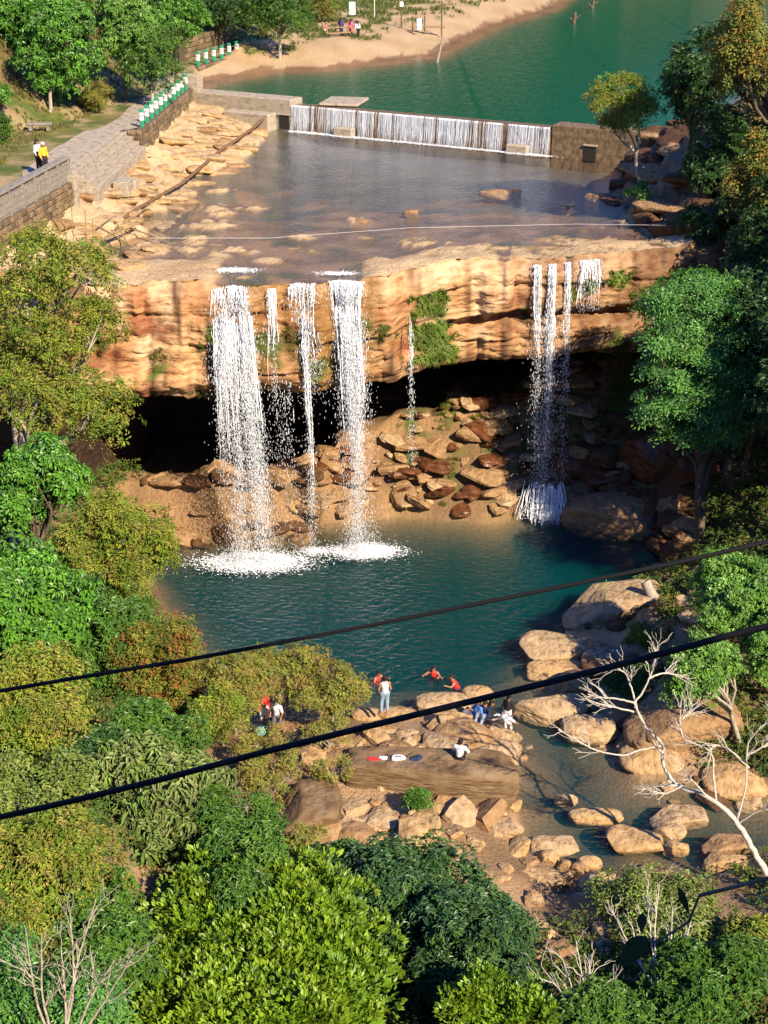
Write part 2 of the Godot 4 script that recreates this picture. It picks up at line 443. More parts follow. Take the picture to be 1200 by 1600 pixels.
func make_materials() -> void:
	var rn := normal_tex(0.012, 9.0)
	var strata := normal_tex(0.01, 8.0, 6, FastNoiseLite.TYPE_SIMPLEX_SMOOTH, 9)
	var sand := noise_tex(0.006, [[0.0, Color(.2, .12, .06)], [0.3, Color(.36, .235, .12)], [0.5, Color(.5, .34, .18)], [0.7, Color(.55, .39, .22)], [1.0, Color(.62, .47, .3)]], 6, 1024, FastNoiseLite.TYPE_SIMPLEX_SMOOTH, 4, 30.0)
	M.rock = textured(sand, Vector3(.35, .5, .35), rn, 1.0)
	M.rock.heightmap_enabled = true
	M.rock.heightmap_texture = noise_tex(0.02, [[0.0, Color.BLACK], [0.42, Color(.5, .5, .5)], [0.5, Color(.62, .62, .62)], [1.0, Color.WHITE]], 5, 512, FastNoiseLite.TYPE_SIMPLEX_SMOOTH, 21)
	M.rock.heightmap_scale = 5.0
	M.rock_pale = M.rock.duplicate(); M.rock_pale.albedo_color = Color(1.0, .97, .9)
	M.rock_brown = M.rock.duplicate(); M.rock_brown.albedo_color = Color(.88, .83, .78)
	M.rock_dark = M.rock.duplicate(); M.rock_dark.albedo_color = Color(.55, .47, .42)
	M.rock_wet = textured(noise_tex(0.008, [[0.0, Color(.04, .018, .01)], [0.45, Color(.13, .05, .022)], [0.7, Color(.2, .075, .03)], [1.0, Color(.26, .13, .07)]], 5, 512, FastNoiseLite.TYPE_SIMPLEX_SMOOTH, 8), Vector3(.4, .6, .4), rn, 1.2, 0.32)
	M.slab = M.rock.duplicate(); M.slab.albedo_color = Color(.72, .7, .68); M.slab.uv1_scale = Vector3(.12, .75, .12)
	M.rock_grey = textured(noise_tex(0.008, [[0.0, Color(.09, .065, .05)], [0.4, Color(.2, .145, .1)], [0.62, Color(.29, .21, .14)], [0.72, Color(.46, .38, .3)], [1.0, Color(.5, .43, .34)]], 6, 1024, FastNoiseLite.TYPE_SIMPLEX_SMOOTH, 14, 20.0), Vector3(.3, .45, .3), rn, 0.7)
	var var_tex := noise_tex(0.008, [[0.0, Color(.5, .46, .42)], [0.35, Color(.82, .79, .75)], [0.55, Color(.98, .96, .92)], [1.0, Color(1., 1., 1.)]], 6, 1024, FastNoiseLite.TYPE_SIMPLEX_SMOOTH, 5, 20.0)
	M.ground = coloured(textured(var_tex, Vector3(.5, .5, .5), rn, 1.0, 0.9))
	M.ground.heightmap_enabled = true
	M.ground.heightmap_texture = M.rock.heightmap_texture
	M.ground.heightmap_scale = 4.0
	M.ground.normal_scale = 0.6
	M.cliff = coloured(textured(noise_tex(0.007, [[0.0, Color(.3, .2, .14)], [0.35, Color(.65, .52, .42)], [0.55, Color(.9, .82, .74)], [1.0, Color(1., 1., 1.)]], 6, 1024, FastNoiseLite.TYPE_SIMPLEX_SMOOTH, 6, 25.0), Vector3(.16, .5, .16), strata, 1.0, 0.75))
	M.cliff.heightmap_enabled = true
	M.cliff.heightmap_texture = noise_tex(0.012, [[0.0, Color.BLACK], [0.45, Color(.45, .45, .45)], [0.52, Color(.6, .6, .6)], [1.0, Color.WHITE]], 6, 512, FastNoiseLite.TYPE_SIMPLEX_SMOOTH, 22)
	M.cliff.heightmap_scale = 8.0
	M.concrete = textured(noise_tex(0.01, [[0.0, Color(.2, .15, .1)], [0.4, Color(.42, .35, .26)], [1.0, Color(.55, .47, .36)]], 6, 512, FastNoiseLite.TYPE_SIMPLEX_SMOOTH, 17, 15.0), Vector3(.3, .5, .3), rn, 0.5)
	M.concrete_wet = textured(noise_tex(0.012, [[0.0, Color(.07, .045, .025)], [0.45, Color(.2, .13, .07)], [0.75, Color(.29, .2, .11)], [1.0, Color(.38, .29, .18)]], 6, 512, FastNoiseLite.TYPE_SIMPLEX_SMOOTH, 27, 15.0), Vector3(.5, .25, .5), rn, 0.6, 0.6)
	M.concrete_grey = textured(noise_tex(0.012, [[0.0, Color(.12, .1, .08)], [0.4, Color(.27, .24, .2)], [1.0, Color(.4, .36, .3)]], 6, 512, FastNoiseLite.TYPE_SIMPLEX_SMOOTH, 18, 15.0), Vector3(.5, .5, .5), rn, 0.4)
	M.masonry = [textured(sand, Vector3(.7, .7, .7), rn, 0.8), textured(sand, Vector3(.6, .6, .6), rn, 0.8), textured(sand, Vector3(.9, .9, .9), rn, 0.8)]
	M.masonry[0].albedo_color = Color(.68, .69, .7); M.masonry[1].albedo_color = Color(.78, .79, .8); M.masonry[2].albedo_color = Color(.58, .6, .62)
	M.mortar = textured(noise_tex(0.03, [[0.0, Color(.1, .075, .05)], [1.0, Color(.22, .17, .12)]], 4, 256), Vector3(1, 1, 1), rn, 0.5)
	M.bark = textured(noise_tex(0.02, [[0.0, Color(.06, .045, .03)], [0.5, Color(.16, .12, .08)], [1.0, Color(.32, .27, .2)]], 5, 256, FastNoiseLite.TYPE_SIMPLEX_SMOOTH, 31), Vector3(2., .6, 2.), rn, 0.8)
	M.bark_pale = textured(noise_tex(0.02, [[0.0, Color(.16, .12, .08)], [0.45, Color(.42, .36, .28)], [1.0, Color(.6, .54, .44)]], 5, 256, FastNoiseLite.TYPE_SIMPLEX_SMOOTH, 32), Vector3(2., .6, 2.), rn, 0.6)
	M.bleached = textured(noise_tex(0.02, [[0.0, Color(.25, .2, .14)], [0.4, Color(.62, .55, .45)], [1.0, Color(.8, .75, .66)]], 5, 256, FastNoiseLite.TYPE_SIMPLEX_SMOOTH, 33), Vector3(3., 1., 3.), rn, 0.5)
	M.bamboo = textured(noise_tex(0.03, [[0.0, Color(.2, .13, .06)], [1.0, Color(.5, .37, .2)]], 3, 256), Vector3(2, 2, 2))
	M.rust = textured(noise_tex(0.02, [[0.0, Color(.08, .04, .02)], [0.6, Color(.24, .13, .06)], [1.0, Color(.36, .22, .12)]], 4, 256), Vector3(1, 1, 1))
	M.white_water = plain(Color(.7, .73, .76), 0.5, 0.5)
	M.leaf = coloured(plain(Color(1, 1, 1), 0.42, 0.45))
	M.leaf.backlight_enabled = true
	M.leaf.backlight = Color(.42, .5, .16)
	M.leaf_matt = coloured(plain(Color(1, 1, 1), 0.6, 0.35))
	M.leaf_matt.backlight_enabled = true
	M.leaf_matt.backlight = Color(.4, .42, .16)
	# clear water: a sheet with ripples; the colour of deep water comes from what hangs in it
	M.water = StandardMaterial3D.new()
	M.water.transparency = BaseMaterial3D.TRANSPARENCY_ALPHA
	M.water.albedo_color = Color(.02, .12, .12, .03)
	M.water.roughness = 0.06
	M.water.metallic_specular = 0.38
	M.water.normal_enabled = true
	M.water.normal_texture = normal_tex(0.016, 10.0, 4, FastNoiseLite.TYPE_SIMPLEX_SMOOTH, 12)
	M.water.normal_scale = 1.0
	M.water.uv1_triplanar = true
	M.water.uv1_world_triplanar = true
	M.water.uv1_scale = Vector3(.16, .16, .3)
	M.lake_water = M.water.duplicate()
	M.lake_water.normal_scale = 0.28
	M.lake_water.uv1_scale = Vector3(.08, .1, .24)
	M.shelf_water = M.water.duplicate()
	M.shelf_water.normal_scale = 0.6
	M.shelf_water.metallic_specular = 0.5
	M.shelf_water.uv1_scale = Vector3(.22, .2, .42)
	for p in [["skin", Color(.3, .155, .085)], ["hair", Color(.012, .01, .01)], ["white_cloth", Color(.66, .65, .64)], ["red_cloth", Color(.55, .03, .03)], ["blue_cloth", Color(.1, .25, .6)], ["navy_cloth", Color(.02, .03, .07)], ["black_cloth", Color(.015, .014, .016)], ["denim", Color(.22, .31, .42)], ["grey_cloth", Color(.13, .12, .15)], ["yellow_cloth", Color(.75, .42, .03)], ["pink_cloth", Color(.7, .12, .2)], ["purple_cloth", Color(.1, .05, .2)], ["green_paint", Color(.02, .25, .13)], ["white_paint", Color(.62, .61, .57)], ["cable", Color(.004, .004, .004)], ["teal_cloth", Color(.2, .5, .45)]]:
		M[p[0]] = plain(p[1], 0.75, 0.4)
	M.skin = coloured(plain(Color(1, 1, 1), 0.55, 0.4))
	# the base colours above, brought down together to real reflectances
	for k in ["rock", "rock_pale", "rock_brown", "rock_dark", "rock_wet", "rock_grey", "slab", "ground", "cliff", "concrete", "concrete_wet", "concrete_grey", "mortar", "bark", "bark_pale", "bleached", "bamboo", "rust", "leaf", "leaf_matt"]:
		var c: Color = M[k].albedo_color
		M[k].albedo_color = Color(c.r * .88, c.g * .88, c.b * .88)
	for m in M.masonry: m.albedo_color = Color(m.albedo_color.r * .88, m.albedo_color.g * .88, m.albedo_color.b * .88)

# ------------------------------------------------------------------ the setting
func spread(a: float, b: float, fine_a: float, fine_b: float, step: float, grow: float) -> PackedFloat32Array:
	var left := PackedFloat32Array()
	var x := fine_a; var s := step
	while x > a:
		s *= grow
		x -= s
		left.append(x)
	left.reverse()
	x = fine_a
	while x < fine_b:
		left.append(x)
		x += step
	s = step
	while x < b:
		left.append(x)
		s *= grow
		x += s
	left.append(x)
	return left

func mixc(a: Color, b: Color, t: float) -> Color:
	return a.lerp(b, clampf(t, 0.0, 1.0))

func upper_color(x: float, d: float, h: float) -> Color:
	var wx := line_x(wall_line, d)
	var rx := line_x(right_line, d)
	var g := n1.get_noise_2d(x * 4.0 + 500.0, d * 4.0)
	var f := n2.get_noise_2d(x * 6.0, d * 6.0)
	var beyond := (x + 14.8) * 17.6 + (d - 112.4) * 33.1 > 0.0
	var soil := mixc(Color(.16, .1, .055), Color(.27, .16, .08), 0.5 + g)
	var grass := mixc(Color(.2, .19, .05), Color(.1, .15, .03), 0.5 + 1.6 * g)
	if x < wx and d < 135.0:
		var far := wx - x
		var lawn := mixc(grass, Color(.45, .34, .18), (f + 0.1) * 2.0 + (1.0 if d < 78.0 else 0.0))
		return mixc(lawn, soil, (far - 8.0) * 0.4 + f)
	if beyond:
		if h < 16.3 + 0.12 * f: return mixc(Color(.34, .2, .1), Color(.22, .12, .06), 0.5 + g)
		var sandy := mixc(Color(.62, .46, .27), Color(.5, .34, .18), 0.5 + g)
		var green := mixc(Color(.13, .17, .04), Color(.2, .2, .06), 0.5 + g)
		if d > 205.0: return mixc(Color(.05, .09, .02), Color(.09, .12, .03), 0.5 + g)
		var t := (h - 17.55 + 0.9 * f + 0.7 * g) * 4.0
		return mixc(sandy, green, t)
	if x > rx:
		return mixc(Color(.33, .23, .14), Color(.16, .11, .07), 0.5 + 1.5 * g)
	var over := h - shelf_water(d)
	var dry := mixc(Color(.68, .5, .29), Color(.54, .38, .21), 0.5 + 1.3 * g)
	var wet := mixc(Color(.36, .225, .11), Color(.19, .115, .055), 0.5 + 1.5 * f)
	wet = mixc(wet, Color(.1, .1, .03), (g - 0.1) * 2.5)
	wet = mixc(wet, mixc(Color(.1, .095, .06), Color(.17, .15, .095), 0.5 + f), (d - 82.0 + 14.0 * g) * 0.25)    # dark look of deeper water painted into the upstream bed
	return mixc(wet, dry, over * 25.0)

func build_upper() -> void:
	var xs := spread(-90.0, 130.0, -22.0, 20.0, 0.26, 1.12)
	var ss := spread(0.0, 300.0, 0.0, 48.0, 0.27, 1.05)
	var v := PackedVector3Array(); var c := PackedColorArray()
	for s in ss:
		for x in xs:
			var d := lip(x) + s
			var h := upper_h(x, d)
			v.append(Vector3(x, h, -d))
			c.append(upper_color(x, d, h))
	structure("upper_ground", grid_mesh(v, xs.size(), ss.size(), c), M.ground)

func lower_color(x: float, d: float, h: float) -> Color:
	var g := n1.get_noise_2d(x * 4.0, d * 4.0 + 900.0)
	var f := n2.get_noise_2d(x * 8.0, d * 8.0)
	var rocky := mixc(Color(.5, .33, .18), Color(.3, .19, .1), 0.5 + 1.4 * g)
	var soil := mixc(Color(.13, .09, .05), Color(.22, .15, .08), 0.5 + g)
	if h < 0.0: return mixc(Color(.3, .2, .1), Color(.2, .15, .08), 0.5 + g)
	if d > 63.0 and x > -15.0 and x < 16.0:
		var r := mixc(Color(.36, .22, .11), Color(.2, .12, .065), 0.5 + 1.5 * g)
		return mixc(r, Color(.09, .12, .02), (f - 0.25 + 0.12 * h) * 2.0 if x > 1.0 else (f - 0.4) * 2.0)
	var woods := maxf(sm(-6.0, -10.0, x), maxf(sm(12.0, 16.0, x), sm(36.0, 32.0, d)))
	woods = clampf(woods + g * 0.6, 0.0, 1.0)
	return mixc(rocky, soil, woods)

func build_lower() -> void:
	var xs := spread(-80.0, 90.0, -20.0, 19.0, 0.3, 1.12)
	var ds := spread(-25.0, 90.0, 36.0, 84.0, 0.3, 1.05)
	var v := PackedVector3Array(); var c := PackedColorArray()
	for d in ds:
		for x in xs:
			var h := lower_h(x, d)
			v.append(Vector3(x, h, -d))
			c.append(lower_color(x, d, h))
	structure("lower_ground", grid_mesh(v, xs.size(), ds.size(), c), M.ground)

func cliff_out(x: float, y: float) -> float:    # how far the face stands out at this height
	var o := 0.5 * n1.get_noise_2d(x * 4.0, y * 3.0)
	# beds of stone, each standing out a little differently, broken along its length
	var bed := y * 0.7 + 0.25 * n1.get_noise_2d(x * 1.6, 50.0)
	var b := floorf(bed)
	var f := bed - b
	var lay := n2.get_noise_2d(x * 3.0 + b * 37.0, b * 13.0)
	var nxt := n2.get_noise_2d(x * 3.0 + (b + 1.0) * 37.0, (b + 1.0) * 13.0)
	o += 0.6 * lerpf(lay, nxt, sm(0.82, 0.95, f)) - 0.14 * sm(0.1, 0.0, absf(f - 0.88))
	var col := x * 0.42 + 0.35 * n2.get_noise_2d(x * 2.0, y * 2.0)
	var cf := col - floorf(col)
	o += 0.35 * n2.get_noise_1d(floorf(col) * 61.0) - 0.25 * sm(0.05, 0.0, minf(cf, 1.0 - cf))
	o += 0.1 * n2.get_noise_2d(x * 22.0, y * 26.0) - 0.16 * cracks(x * 1.3 + 40.0, y * 1.6)
	o += 0.4 * sm(12.6, 12.25, y + 0.25 * n1.get_noise_1d(x * 9.0)) * sm(-9.5, -8.6, x) * sm(-0.2, -0.9, x)
	# the long shadowed seam between the two ledges on the right
	var right := sm(2.0, 4.5, x)
	var seam := 11.05 - 0.035 * (x - 8.0) * (x - 8.0) * 0.3 + 0.12 * n1.get_noise_1d(x * 5.0)
	o -= right * 1.25 * sm(0.42, 0.16, absf(y - seam)) * sm(14.5, 12.0, x)
	o += right * 0.3 * sm(seam, seam - 0.4, y)
	o += 0.35 * sm(-3.0, -4.5, x) * sm(10.5, 9.4, y)
	o -= 0.5 * sm(9.3, 8.6, y)
	var round_top := 1.0 - pow(clampf((y - 13.05) / 1.1, 0.0, 1.0), 2.0)
	return (o + 0.6) * round_top

func cliff_color(x: float, y: float) -> Color:
	var g := n1.get_noise_2d(x * 5.0, y * 5.0 + 200.0)
	var f := n2.get_noise_2d(x * 7.0, y * 4.0)
	var streak := n2.get_noise_2d(x * 14.0, y * 1.4)
	var c := mixc(Color(.74, .49, .26), Color(.58, .32, .15), 0.5 + 1.6 * g)
	c = mixc(c, Color(.8, .61, .39), (f - 0.02 + 0.4 * sm(12.6, 13.6, y)) * 2.2)
	c = mixc(c, Color(.38, .15, .08), (n1.get_noise_2d(x * 3.0 + 40.0, y * 8.0) - 0.12) * 3.0)
	c = mixc(c, Color(.15, .085, .05), (streak - 0.12 + 0.1 * g) * 3.0)
	var under_falls := sm(-8.2, -7.2, x) * sm(0.3, -0.6, x)
	c = mixc(c, mixc(Color(.3, .16, .05), Color(.42, .25, .07), 0.5 + streak), under_falls * 0.75)
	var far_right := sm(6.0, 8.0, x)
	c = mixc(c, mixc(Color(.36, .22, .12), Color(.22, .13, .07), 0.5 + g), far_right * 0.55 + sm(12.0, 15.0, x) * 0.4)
	c = mixc(c, Color(.1, .13, .02), (n2.get_noise_2d(x * 6.0 + 90.0, y * 6.0) - 0.28) * 5.0 * sm(12.9, 12.2, y))
	return c

func build_cliff() -> void:
	var xs := spread(-26.0, 24.0, -20.0, 18.0, 0.2, 1.2)
	var rows := 96
	var v := PackedVector3Array(); var c := PackedColorArray()
	for j in rows:
		for x in xs:
			var dl := lip(x)
			var top := upper_h(x, dl)
			var low := 8.55 + 0.35 * n1.get_noise_1d(x * 4.0 + 20.0) + 0.2 * n2.get_noise_1d(x * 12.0) + 0.25 * sm(0.0, 3.0, x)
			var deep := 15.0 * sm(-16.0, -13.5, x) * sm(15.5, 12.0, x) + 0.4
			var p: Vector3
			if j < 72:
				var y := lerpf(top, low, j / 71.0)
				p = Vector3(x, y, -(dl - cliff_out(x, y) * sm(0.0, 3.0, j)))
			else:
				var k := (j - 71) / 24.0
				var o0 := cliff_out(x, low)
				if k < 0.6:
					var q := k / 0.6
					p = Vector3(x, low + 0.5 * sin(q * 2.5) + 0.4 * n1.get_noise_2d(x * 4.0, q * 40.0) * q, -(dl - o0 + deep * q))
				else:
					var q := (k - 0.6) / 0.4
					p = Vector3(x, lerpf(low + 0.3, -1.0, q), -(dl - o0 + deep + 0.6 * n1.get_noise_2d(x * 5.0, q * 30.0)))
			v.append(p)
			c.append(cliff_color(x, p.y) if j < 73 else mixc(Color(.11, .07, .045), Color(.06, .04, .028), .5 + n1.get_noise_2d(x * 5.0, j * 9.0)))    # cave darkness painted into the stone of ceiling and back wall
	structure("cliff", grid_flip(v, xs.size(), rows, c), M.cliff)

func grid_flip(v: PackedVector3Array, cols: int, rows: int, c: PackedColorArray) -> ArrayMesh:
	var w := PackedVector3Array(); var e := PackedColorArray()
	for j in range(rows - 1, -1, -1):
		w.append_array(v.slice(j * cols, (j + 1) * cols))
		e.append_array(c.slice(j * cols, (j + 1) * cols))
	return grid_mesh(w, cols, rows, e)

func sheet(called: String, x0: float, x1: float, d0: float, d1: float, y: Callable, mat: Material, step := 1.0) -> MeshInstance3D:
	var v := PackedVector3Array()
	var nx := int((x1 - x0) / step) + 2; var nd := int((d1 - d0) / step) + 2
	for j in nd:
		for i in nx:
			var x := lerpf(x0, x1, i / (nx - 1.0)); var d := lerpf(d0, d1, j / (nd - 1.0))
			v.append(Vector3(x, y.call(x, d), -d))
	return structure(called, grid_mesh(v, nx, nd), mat)

func murk(called: String, at: Vector3, size: Vector3, turn: float, c: Color, density: float) -> void:
	var f := FogVolume.new()
	f.name = called
	f.shape = RenderingServer.FOG_VOLUME_SHAPE_BOX
	f.size = size
	f.position = at
	f.rotation.y = turn
	var m := FogMaterial.new()
	m.albedo = c.linear_to_srgb()
	m.density = density
	f.material = m
	f.set_meta("kind", "structure")
	add_child(f)

func build_water() -> void:
	sheet("pool_water", -17.0, 34.0, 35.0, 73.5, func(_x, _d): return 0.0, M.water)
	murk("pool_depths", Vector3(8.5, -3.06, -54.5), Vector3(50.0, 6.0, 38.0), 0.0, Color(.002, .17, .18), 0.55)
	# the shelf above the falls: a thin sheet that stops at the lip
	var xs := spread(-19.0, 18.0, -18.9, 17.9, 0.5, 1.0)
	var ss := spread(0.0, 48.0, 0.0, 47.0, 0.5, 1.0)
	var v := PackedVector3Array()
	for s in ss:
		for x in xs:
			var k := s / 48.0
			var d := lerpf(lip(x) + 0.05, 112.4 - (x + 14.8) * 0.5317 + 0.2, k)
			v.append(Vector3(x, shelf_water(d), -d))
	structure("shelf_water", grid_mesh(v, xs.size(), ss.size()), M.shelf_water)
	var w := PackedVector3Array()
	for s in spread(0.0, 180.0, 0.0, 10.0, 1.0, 1.1):
		for i in 60:
			var e := lerpf(-3.0, 140.0, i / 59.0)
			w.append(weir_at(e, 16.2, -s - 0.02))
	structure("lake_water", grid_mesh(w, 60, w.size() / 60), M.lake_water)
	var mid := weir_at(60.0, 0.0, -61.6)
	murk("lake_depths", Vector3(mid.x, 13.1, mid.z), Vector3(150.0, 6.0, 120.0), -0.4886, Color(.01, .24, .13), 0.6)

# along the weir: metres from its left end, height, metres in front (+) of its face
func weir_at(e: float, y: float, out: float) -> Vector3:
	return Vector3(-14.8 + e * 0.883 - out * 0.469, y, -(112.0 - e * 0.469 - out * 0.883))

func weir_basis() -> Basis:
	return Basis(Vector3.UP, -0.4882)

func block(parent: Node, called: String, c: Vector3, half: Vector3, basis: Basis, mat: Material, bevel := 0.03, jitter := 0.0) -> MeshInstance3D:
	var st := start()
	box(st, Vector3.ZERO, half, Basis.IDENTITY, bevel, jitter)
	var o := obj(called, st.commit(), mat, parent)
	o.transform = Transform3D(basis, c)
	return o

func build_weir() -> void:
	var b := Basis(Vector3.UP, 0.0)
	var w := thing("weir", "long low concrete weir across the river with water spilling over its middle", "weir", weir_at(0, 13.6, 0))
	w.transform.basis = Basis(Vector3(0.883, 0, 0.469), Vector3.UP, Vector3(-0.469, 0, 0.883))
	# local axes: x along the weir, z out of its face
	block(w, "crest_wall", Vector3(19.3, 1.12, -0.72), Vector3(10.4, 1.42, .72), b, M.concrete_wet, 0.12)
	block(w, "end_wall", Vector3(4.4, 1.33, -0.9), Vector3(4.44, 1.6, .9), b, M.concrete, 0.05)
	block(w, "apron", Vector3(5.6, .75, .62), Vector3(2.0, 1.2, .6), b, M.concrete, 0.06)
	block(w, "end_wall", Vector3(33.3, 1.25, -0.8), Vector3(3.56, 1.55, .8), b, M.concrete_wet, 0.05)
	for q in [[8.3, 1.3], [32.6, 1.1]]:
		block(w, "outlet", Vector3(q[0], q[1], .02), Vector3(.42, .5, .06), b, plain(Color(.02, .016, .012)), 0.02)
		block(w, "outlet_frame", Vector3(q[0], q[1] + .56, .06), Vector3(.5, .06, .1), b, M.concrete, 0.02)
	block(w, "buttress", Vector3(13.6, .95, .3), Vector3(.8, .42, .3), b, M.concrete, 0.08)
	block(w, "buttress", Vector3(27.4, .9, .3), Vector3(.8, .42, .3), b, M.concrete, 0.08)
	# water over the crest: many thin threads, one part
	var st := start()
	for i in 1500:
		var e := rng.randf_range(9.0, 29.6)
		if n2.get_noise_1d(e * 13.0) < rng.randf_range(-.45, .1): continue
		var wd := rng.randf_range(.004, .016)
		var out := rng.randf_range(.05, .2)
		var bottom := rng.randf_range(0.68, 1.5) if rng.randf() < 0.45 else 0.72
		var a := Vector3(e, 2.6, -.05); var p := Vector3(e, 2.5, out * .6)
		var q := Vector3(e + rng.randf_range(-.04, .04), lerpf(2.5, bottom, .5), out)
		var r := Vector3(e + rng.randf_range(-.08, .08), bottom, out + .12)
		var side := Vector3(wd, 0, 0)
		quad(st, p - side, a - side, a + side, p + side)
		quad(st, q - side, p - side, p + side, q + side)
		quad(st, r - side * .4, q - side, q + side, r + side * .4)
	var o := obj("falling_water", st.commit(), M.white_water, w)
	o.set_meta("kind", "stuff")
	foam_patch(w, "foam", 6000, func():
		var e := rng.randf_range(9.0, 29.8)
		if rng.randf() < .35: e = [13.6, 27.4, 28.6, 11.0][rng.randi() % 4] + rng.randfn() * .7
		return Vector3(e, .74 + absf(rng.randfn()) * .04, .32 + absf(rng.randfn()) * .22))
	block(w, "dry_slab", Vector3(12.0, 2.72, -2.6), Vector3(1.5, .1, 1.7), Basis(Vector3.UP, 0.25), M.concrete, 0.05, 0.08)

func foam_patch(parent: Node, called: String, n: int, where: Callable, size := 0.03, flat := 0.6) -> MultiMeshInstance3D:
	var xf: Array[Transform3D] = []
	for i in n:
		var p: Vector3 = where.call()
		var s := size * rng.randf_range(.3, 1.1)
		xf.append(Transform3D(Basis(Vector3.UP, rng.randf() * TAU).scaled(Vector3(s * rng.randf_range(.8, 2.0), s * flat, s)), p))
	return scatter(parent, called, drop_mesh(), xf, [], M.white_water)

func drop_mesh() -> Mesh:
	if not clump.has("drop"):
		var s := SphereMesh.new()
		s.radius = 1.0; s.height = 2.0; s.radial_segments = 6; s.rings = 3
		clump["drop"] = s
	return clump["drop"]

func scatter(parent: Node, called: String, mesh: Mesh, xf: Array[Transform3D], colors: Array, mat: Material, stuff := true) -> MultiMeshInstance3D:
	var mm := MultiMesh.new()
	mm.transform_format = MultiMesh.TRANSFORM_3D
	mm.use_colors = colors.size() > 0
	mm.mesh = mesh
	mm.instance_count = xf.size()
	var stride := 16 if colors.size() else 12
	var buf := PackedFloat32Array()
	buf.resize(xf.size() * stride)
	var k := 0
	for i in xf.size():
		var t := xf[i]; var b := t.basis
		buf[k] = b.x.x; buf[k + 1] = b.y.x; buf[k + 2] = b.z.x; buf[k + 3] = t.origin.x
		buf[k + 4] = b.x.y; buf[k + 5] = b.y.y; buf[k + 6] = b.z.y; buf[k + 7] = t.origin.y
		buf[k + 8] = b.x.z; buf[k + 9] = b.y.z; buf[k + 10] = b.z.z; buf[k + 11] = t.origin.z
		if stride == 16:
			var c: Color = colors[i]
			buf[k + 12] = c.r; buf[k + 13] = c.g; buf[k + 14] = c.b; buf[k + 15] = 1.0
		k += stride
	mm.buffer = buf
	var o := MultiMeshInstance3D.new()
	o.multimesh = mm
	o.material_override = mat
	o.name = called if parent != self else numbered(called)
	if stuff: o.set_meta("kind", "stuff")
	parent.add_child(o, true)
	return o

# a waterfall: continuous threads at the top that break into drops on the way down
func waterfall(label: String, streams: Array, foot: float, drops: int) -> Node3D:
	var total := 0.0
	for s in streams: total += s.w
	var first: Dictionary = streams[0]
	var root := thing("waterfall", label, "waterfall", Vector3(first.x, foot, -lip(first.x)), 0.0, "waterfalls over the ledge")
	var org := root.position
	var st := start()
	var xf: Array[Transform3D] = []
	for s in streams:
		var share: float = s.w / total
		var top: float = s.get("top", 14.0)
		var vz: float = s.get("out", 1.3)      # metres it leaps forward over the fall
		var h: float = top - s.get("foot", foot)
		for i in int(s.threads):
			var u := rng.randf_range(-1.0, 1.0)
			var x0: float = s.x + u * s.half
			var len: float = pow(rng.randf(), 1.6) * s.get("solid", .6) + .06
			var k0 := rng.randf() * .25 if rng.randf() < .5 else 0.0
			var wd := rng.randf_range(.006, .02)
			var prev := Vector3.ZERO
			var oz := rng.randfn() * .1
			var jump := rng.randfn() * .22 if top < 13.0 else 0.0
			var segs := 9
			for j in segs + 1:
				var k := minf(k0 + len * j / segs, 1.0)
				var p := fall_point(s, x0, u, k, h, top, vz, oz) - org + Vector3(0, jump * (1.0 - k), 0)
				p.x += .05 * n2.get_noise_2d(x0 * 50.0, k * 60.0 + i * 9.0)
				if j > 0:
					var sd := Vector3(wd, 0, 0) * (1.0 if j < segs else 0.3)
					quad(st, p - sd, prev - Vector3(wd, 0, 0), prev + Vector3(wd, 0, 0), p + sd)
				prev = p
		for i in int(drops * share):
			var k := pow(rng.randf(), 1.25)
			var u := rng.randfn() * .48
			if rng.randf() > .62 + 1.5 * n2.get_noise_2d(u * 26.0 + s.x * 50.0, k * 16.0): continue
			var x0: float = s.x + clampf(u, -1.5, 1.5) * s.half
			var p := fall_point(s, x0, u, k, h, top, vz, rng.randfn() * (.12 + .35 * k)) - org
			if top < 13.0: p.y += (rng.randfn() * .25 - absf(u) * .35 + .15) * (1.0 - k)
			p.x += rng.randfn() * (.03 + .2 * k) * s.get("wide", 1.0)
			var r := rng.randf_range(.005, .013) * (1.25 - .45 * k)
			xf.append(Transform3D(Basis.IDENTITY.scaled(Vector3(r, r * rng.randf_range(2.0, 7.0), r)), p))
	var o := obj("falling_water", st.commit(), M.white_water, root)
	o.set_meta("kind", "stuff")
	scatter(root, "spray", drop_mesh(), xf, [], M.white_water)
	return root

func fall_point(s: Dictionary, x0: float, u: float, k: float, h: float, top: float, vz: float, oz: float) -> Vector3:
	var t := sqrt(k)
	var x: float = x0 + s.get("drift", .5) * k + u * s.half * s.get("flare", .5) * k
	var y := top - h * k
	var out := (.6 if top > 13.0 else 1.15) + vz * t if s.get("foot", 0.0) < 11.0 else .1
	if y > 8.6: out = maxf(out, cliff_out(x, y) + .12)
	return Vector3(x, y, -lip(x) + out + oz * (.3 if k < .1 else 1.0))

func cascade(parent: Node3D) -> void:
	# thin sheets of water running down the boulders under the slender falls
	var st := start()
	for i in 90:
		var x := rng.randfn() * .55 + 1.0; var y := rng.randf_range(-.4, .5); var z := 1.2 + rng.randf() * .5
		var p := Vector3(x, y, z); var w := rng.randf_range(.01, .03)
		for j in 5:
			var q := p + Vector3(rng.randfn() * .05 + (x - 1.0) * .06, -.3, .1 + rng.randf() * .06)
			quad(st, q - Vector3(w, 0, 0), p - Vector3(w, 0, 0), p + Vector3(w, 0, 0), q + Vector3(w, 0, 0))
			p = q
	obj("cascade", st.commit(), M.white_water, parent).set_meta("kind", "stuff")

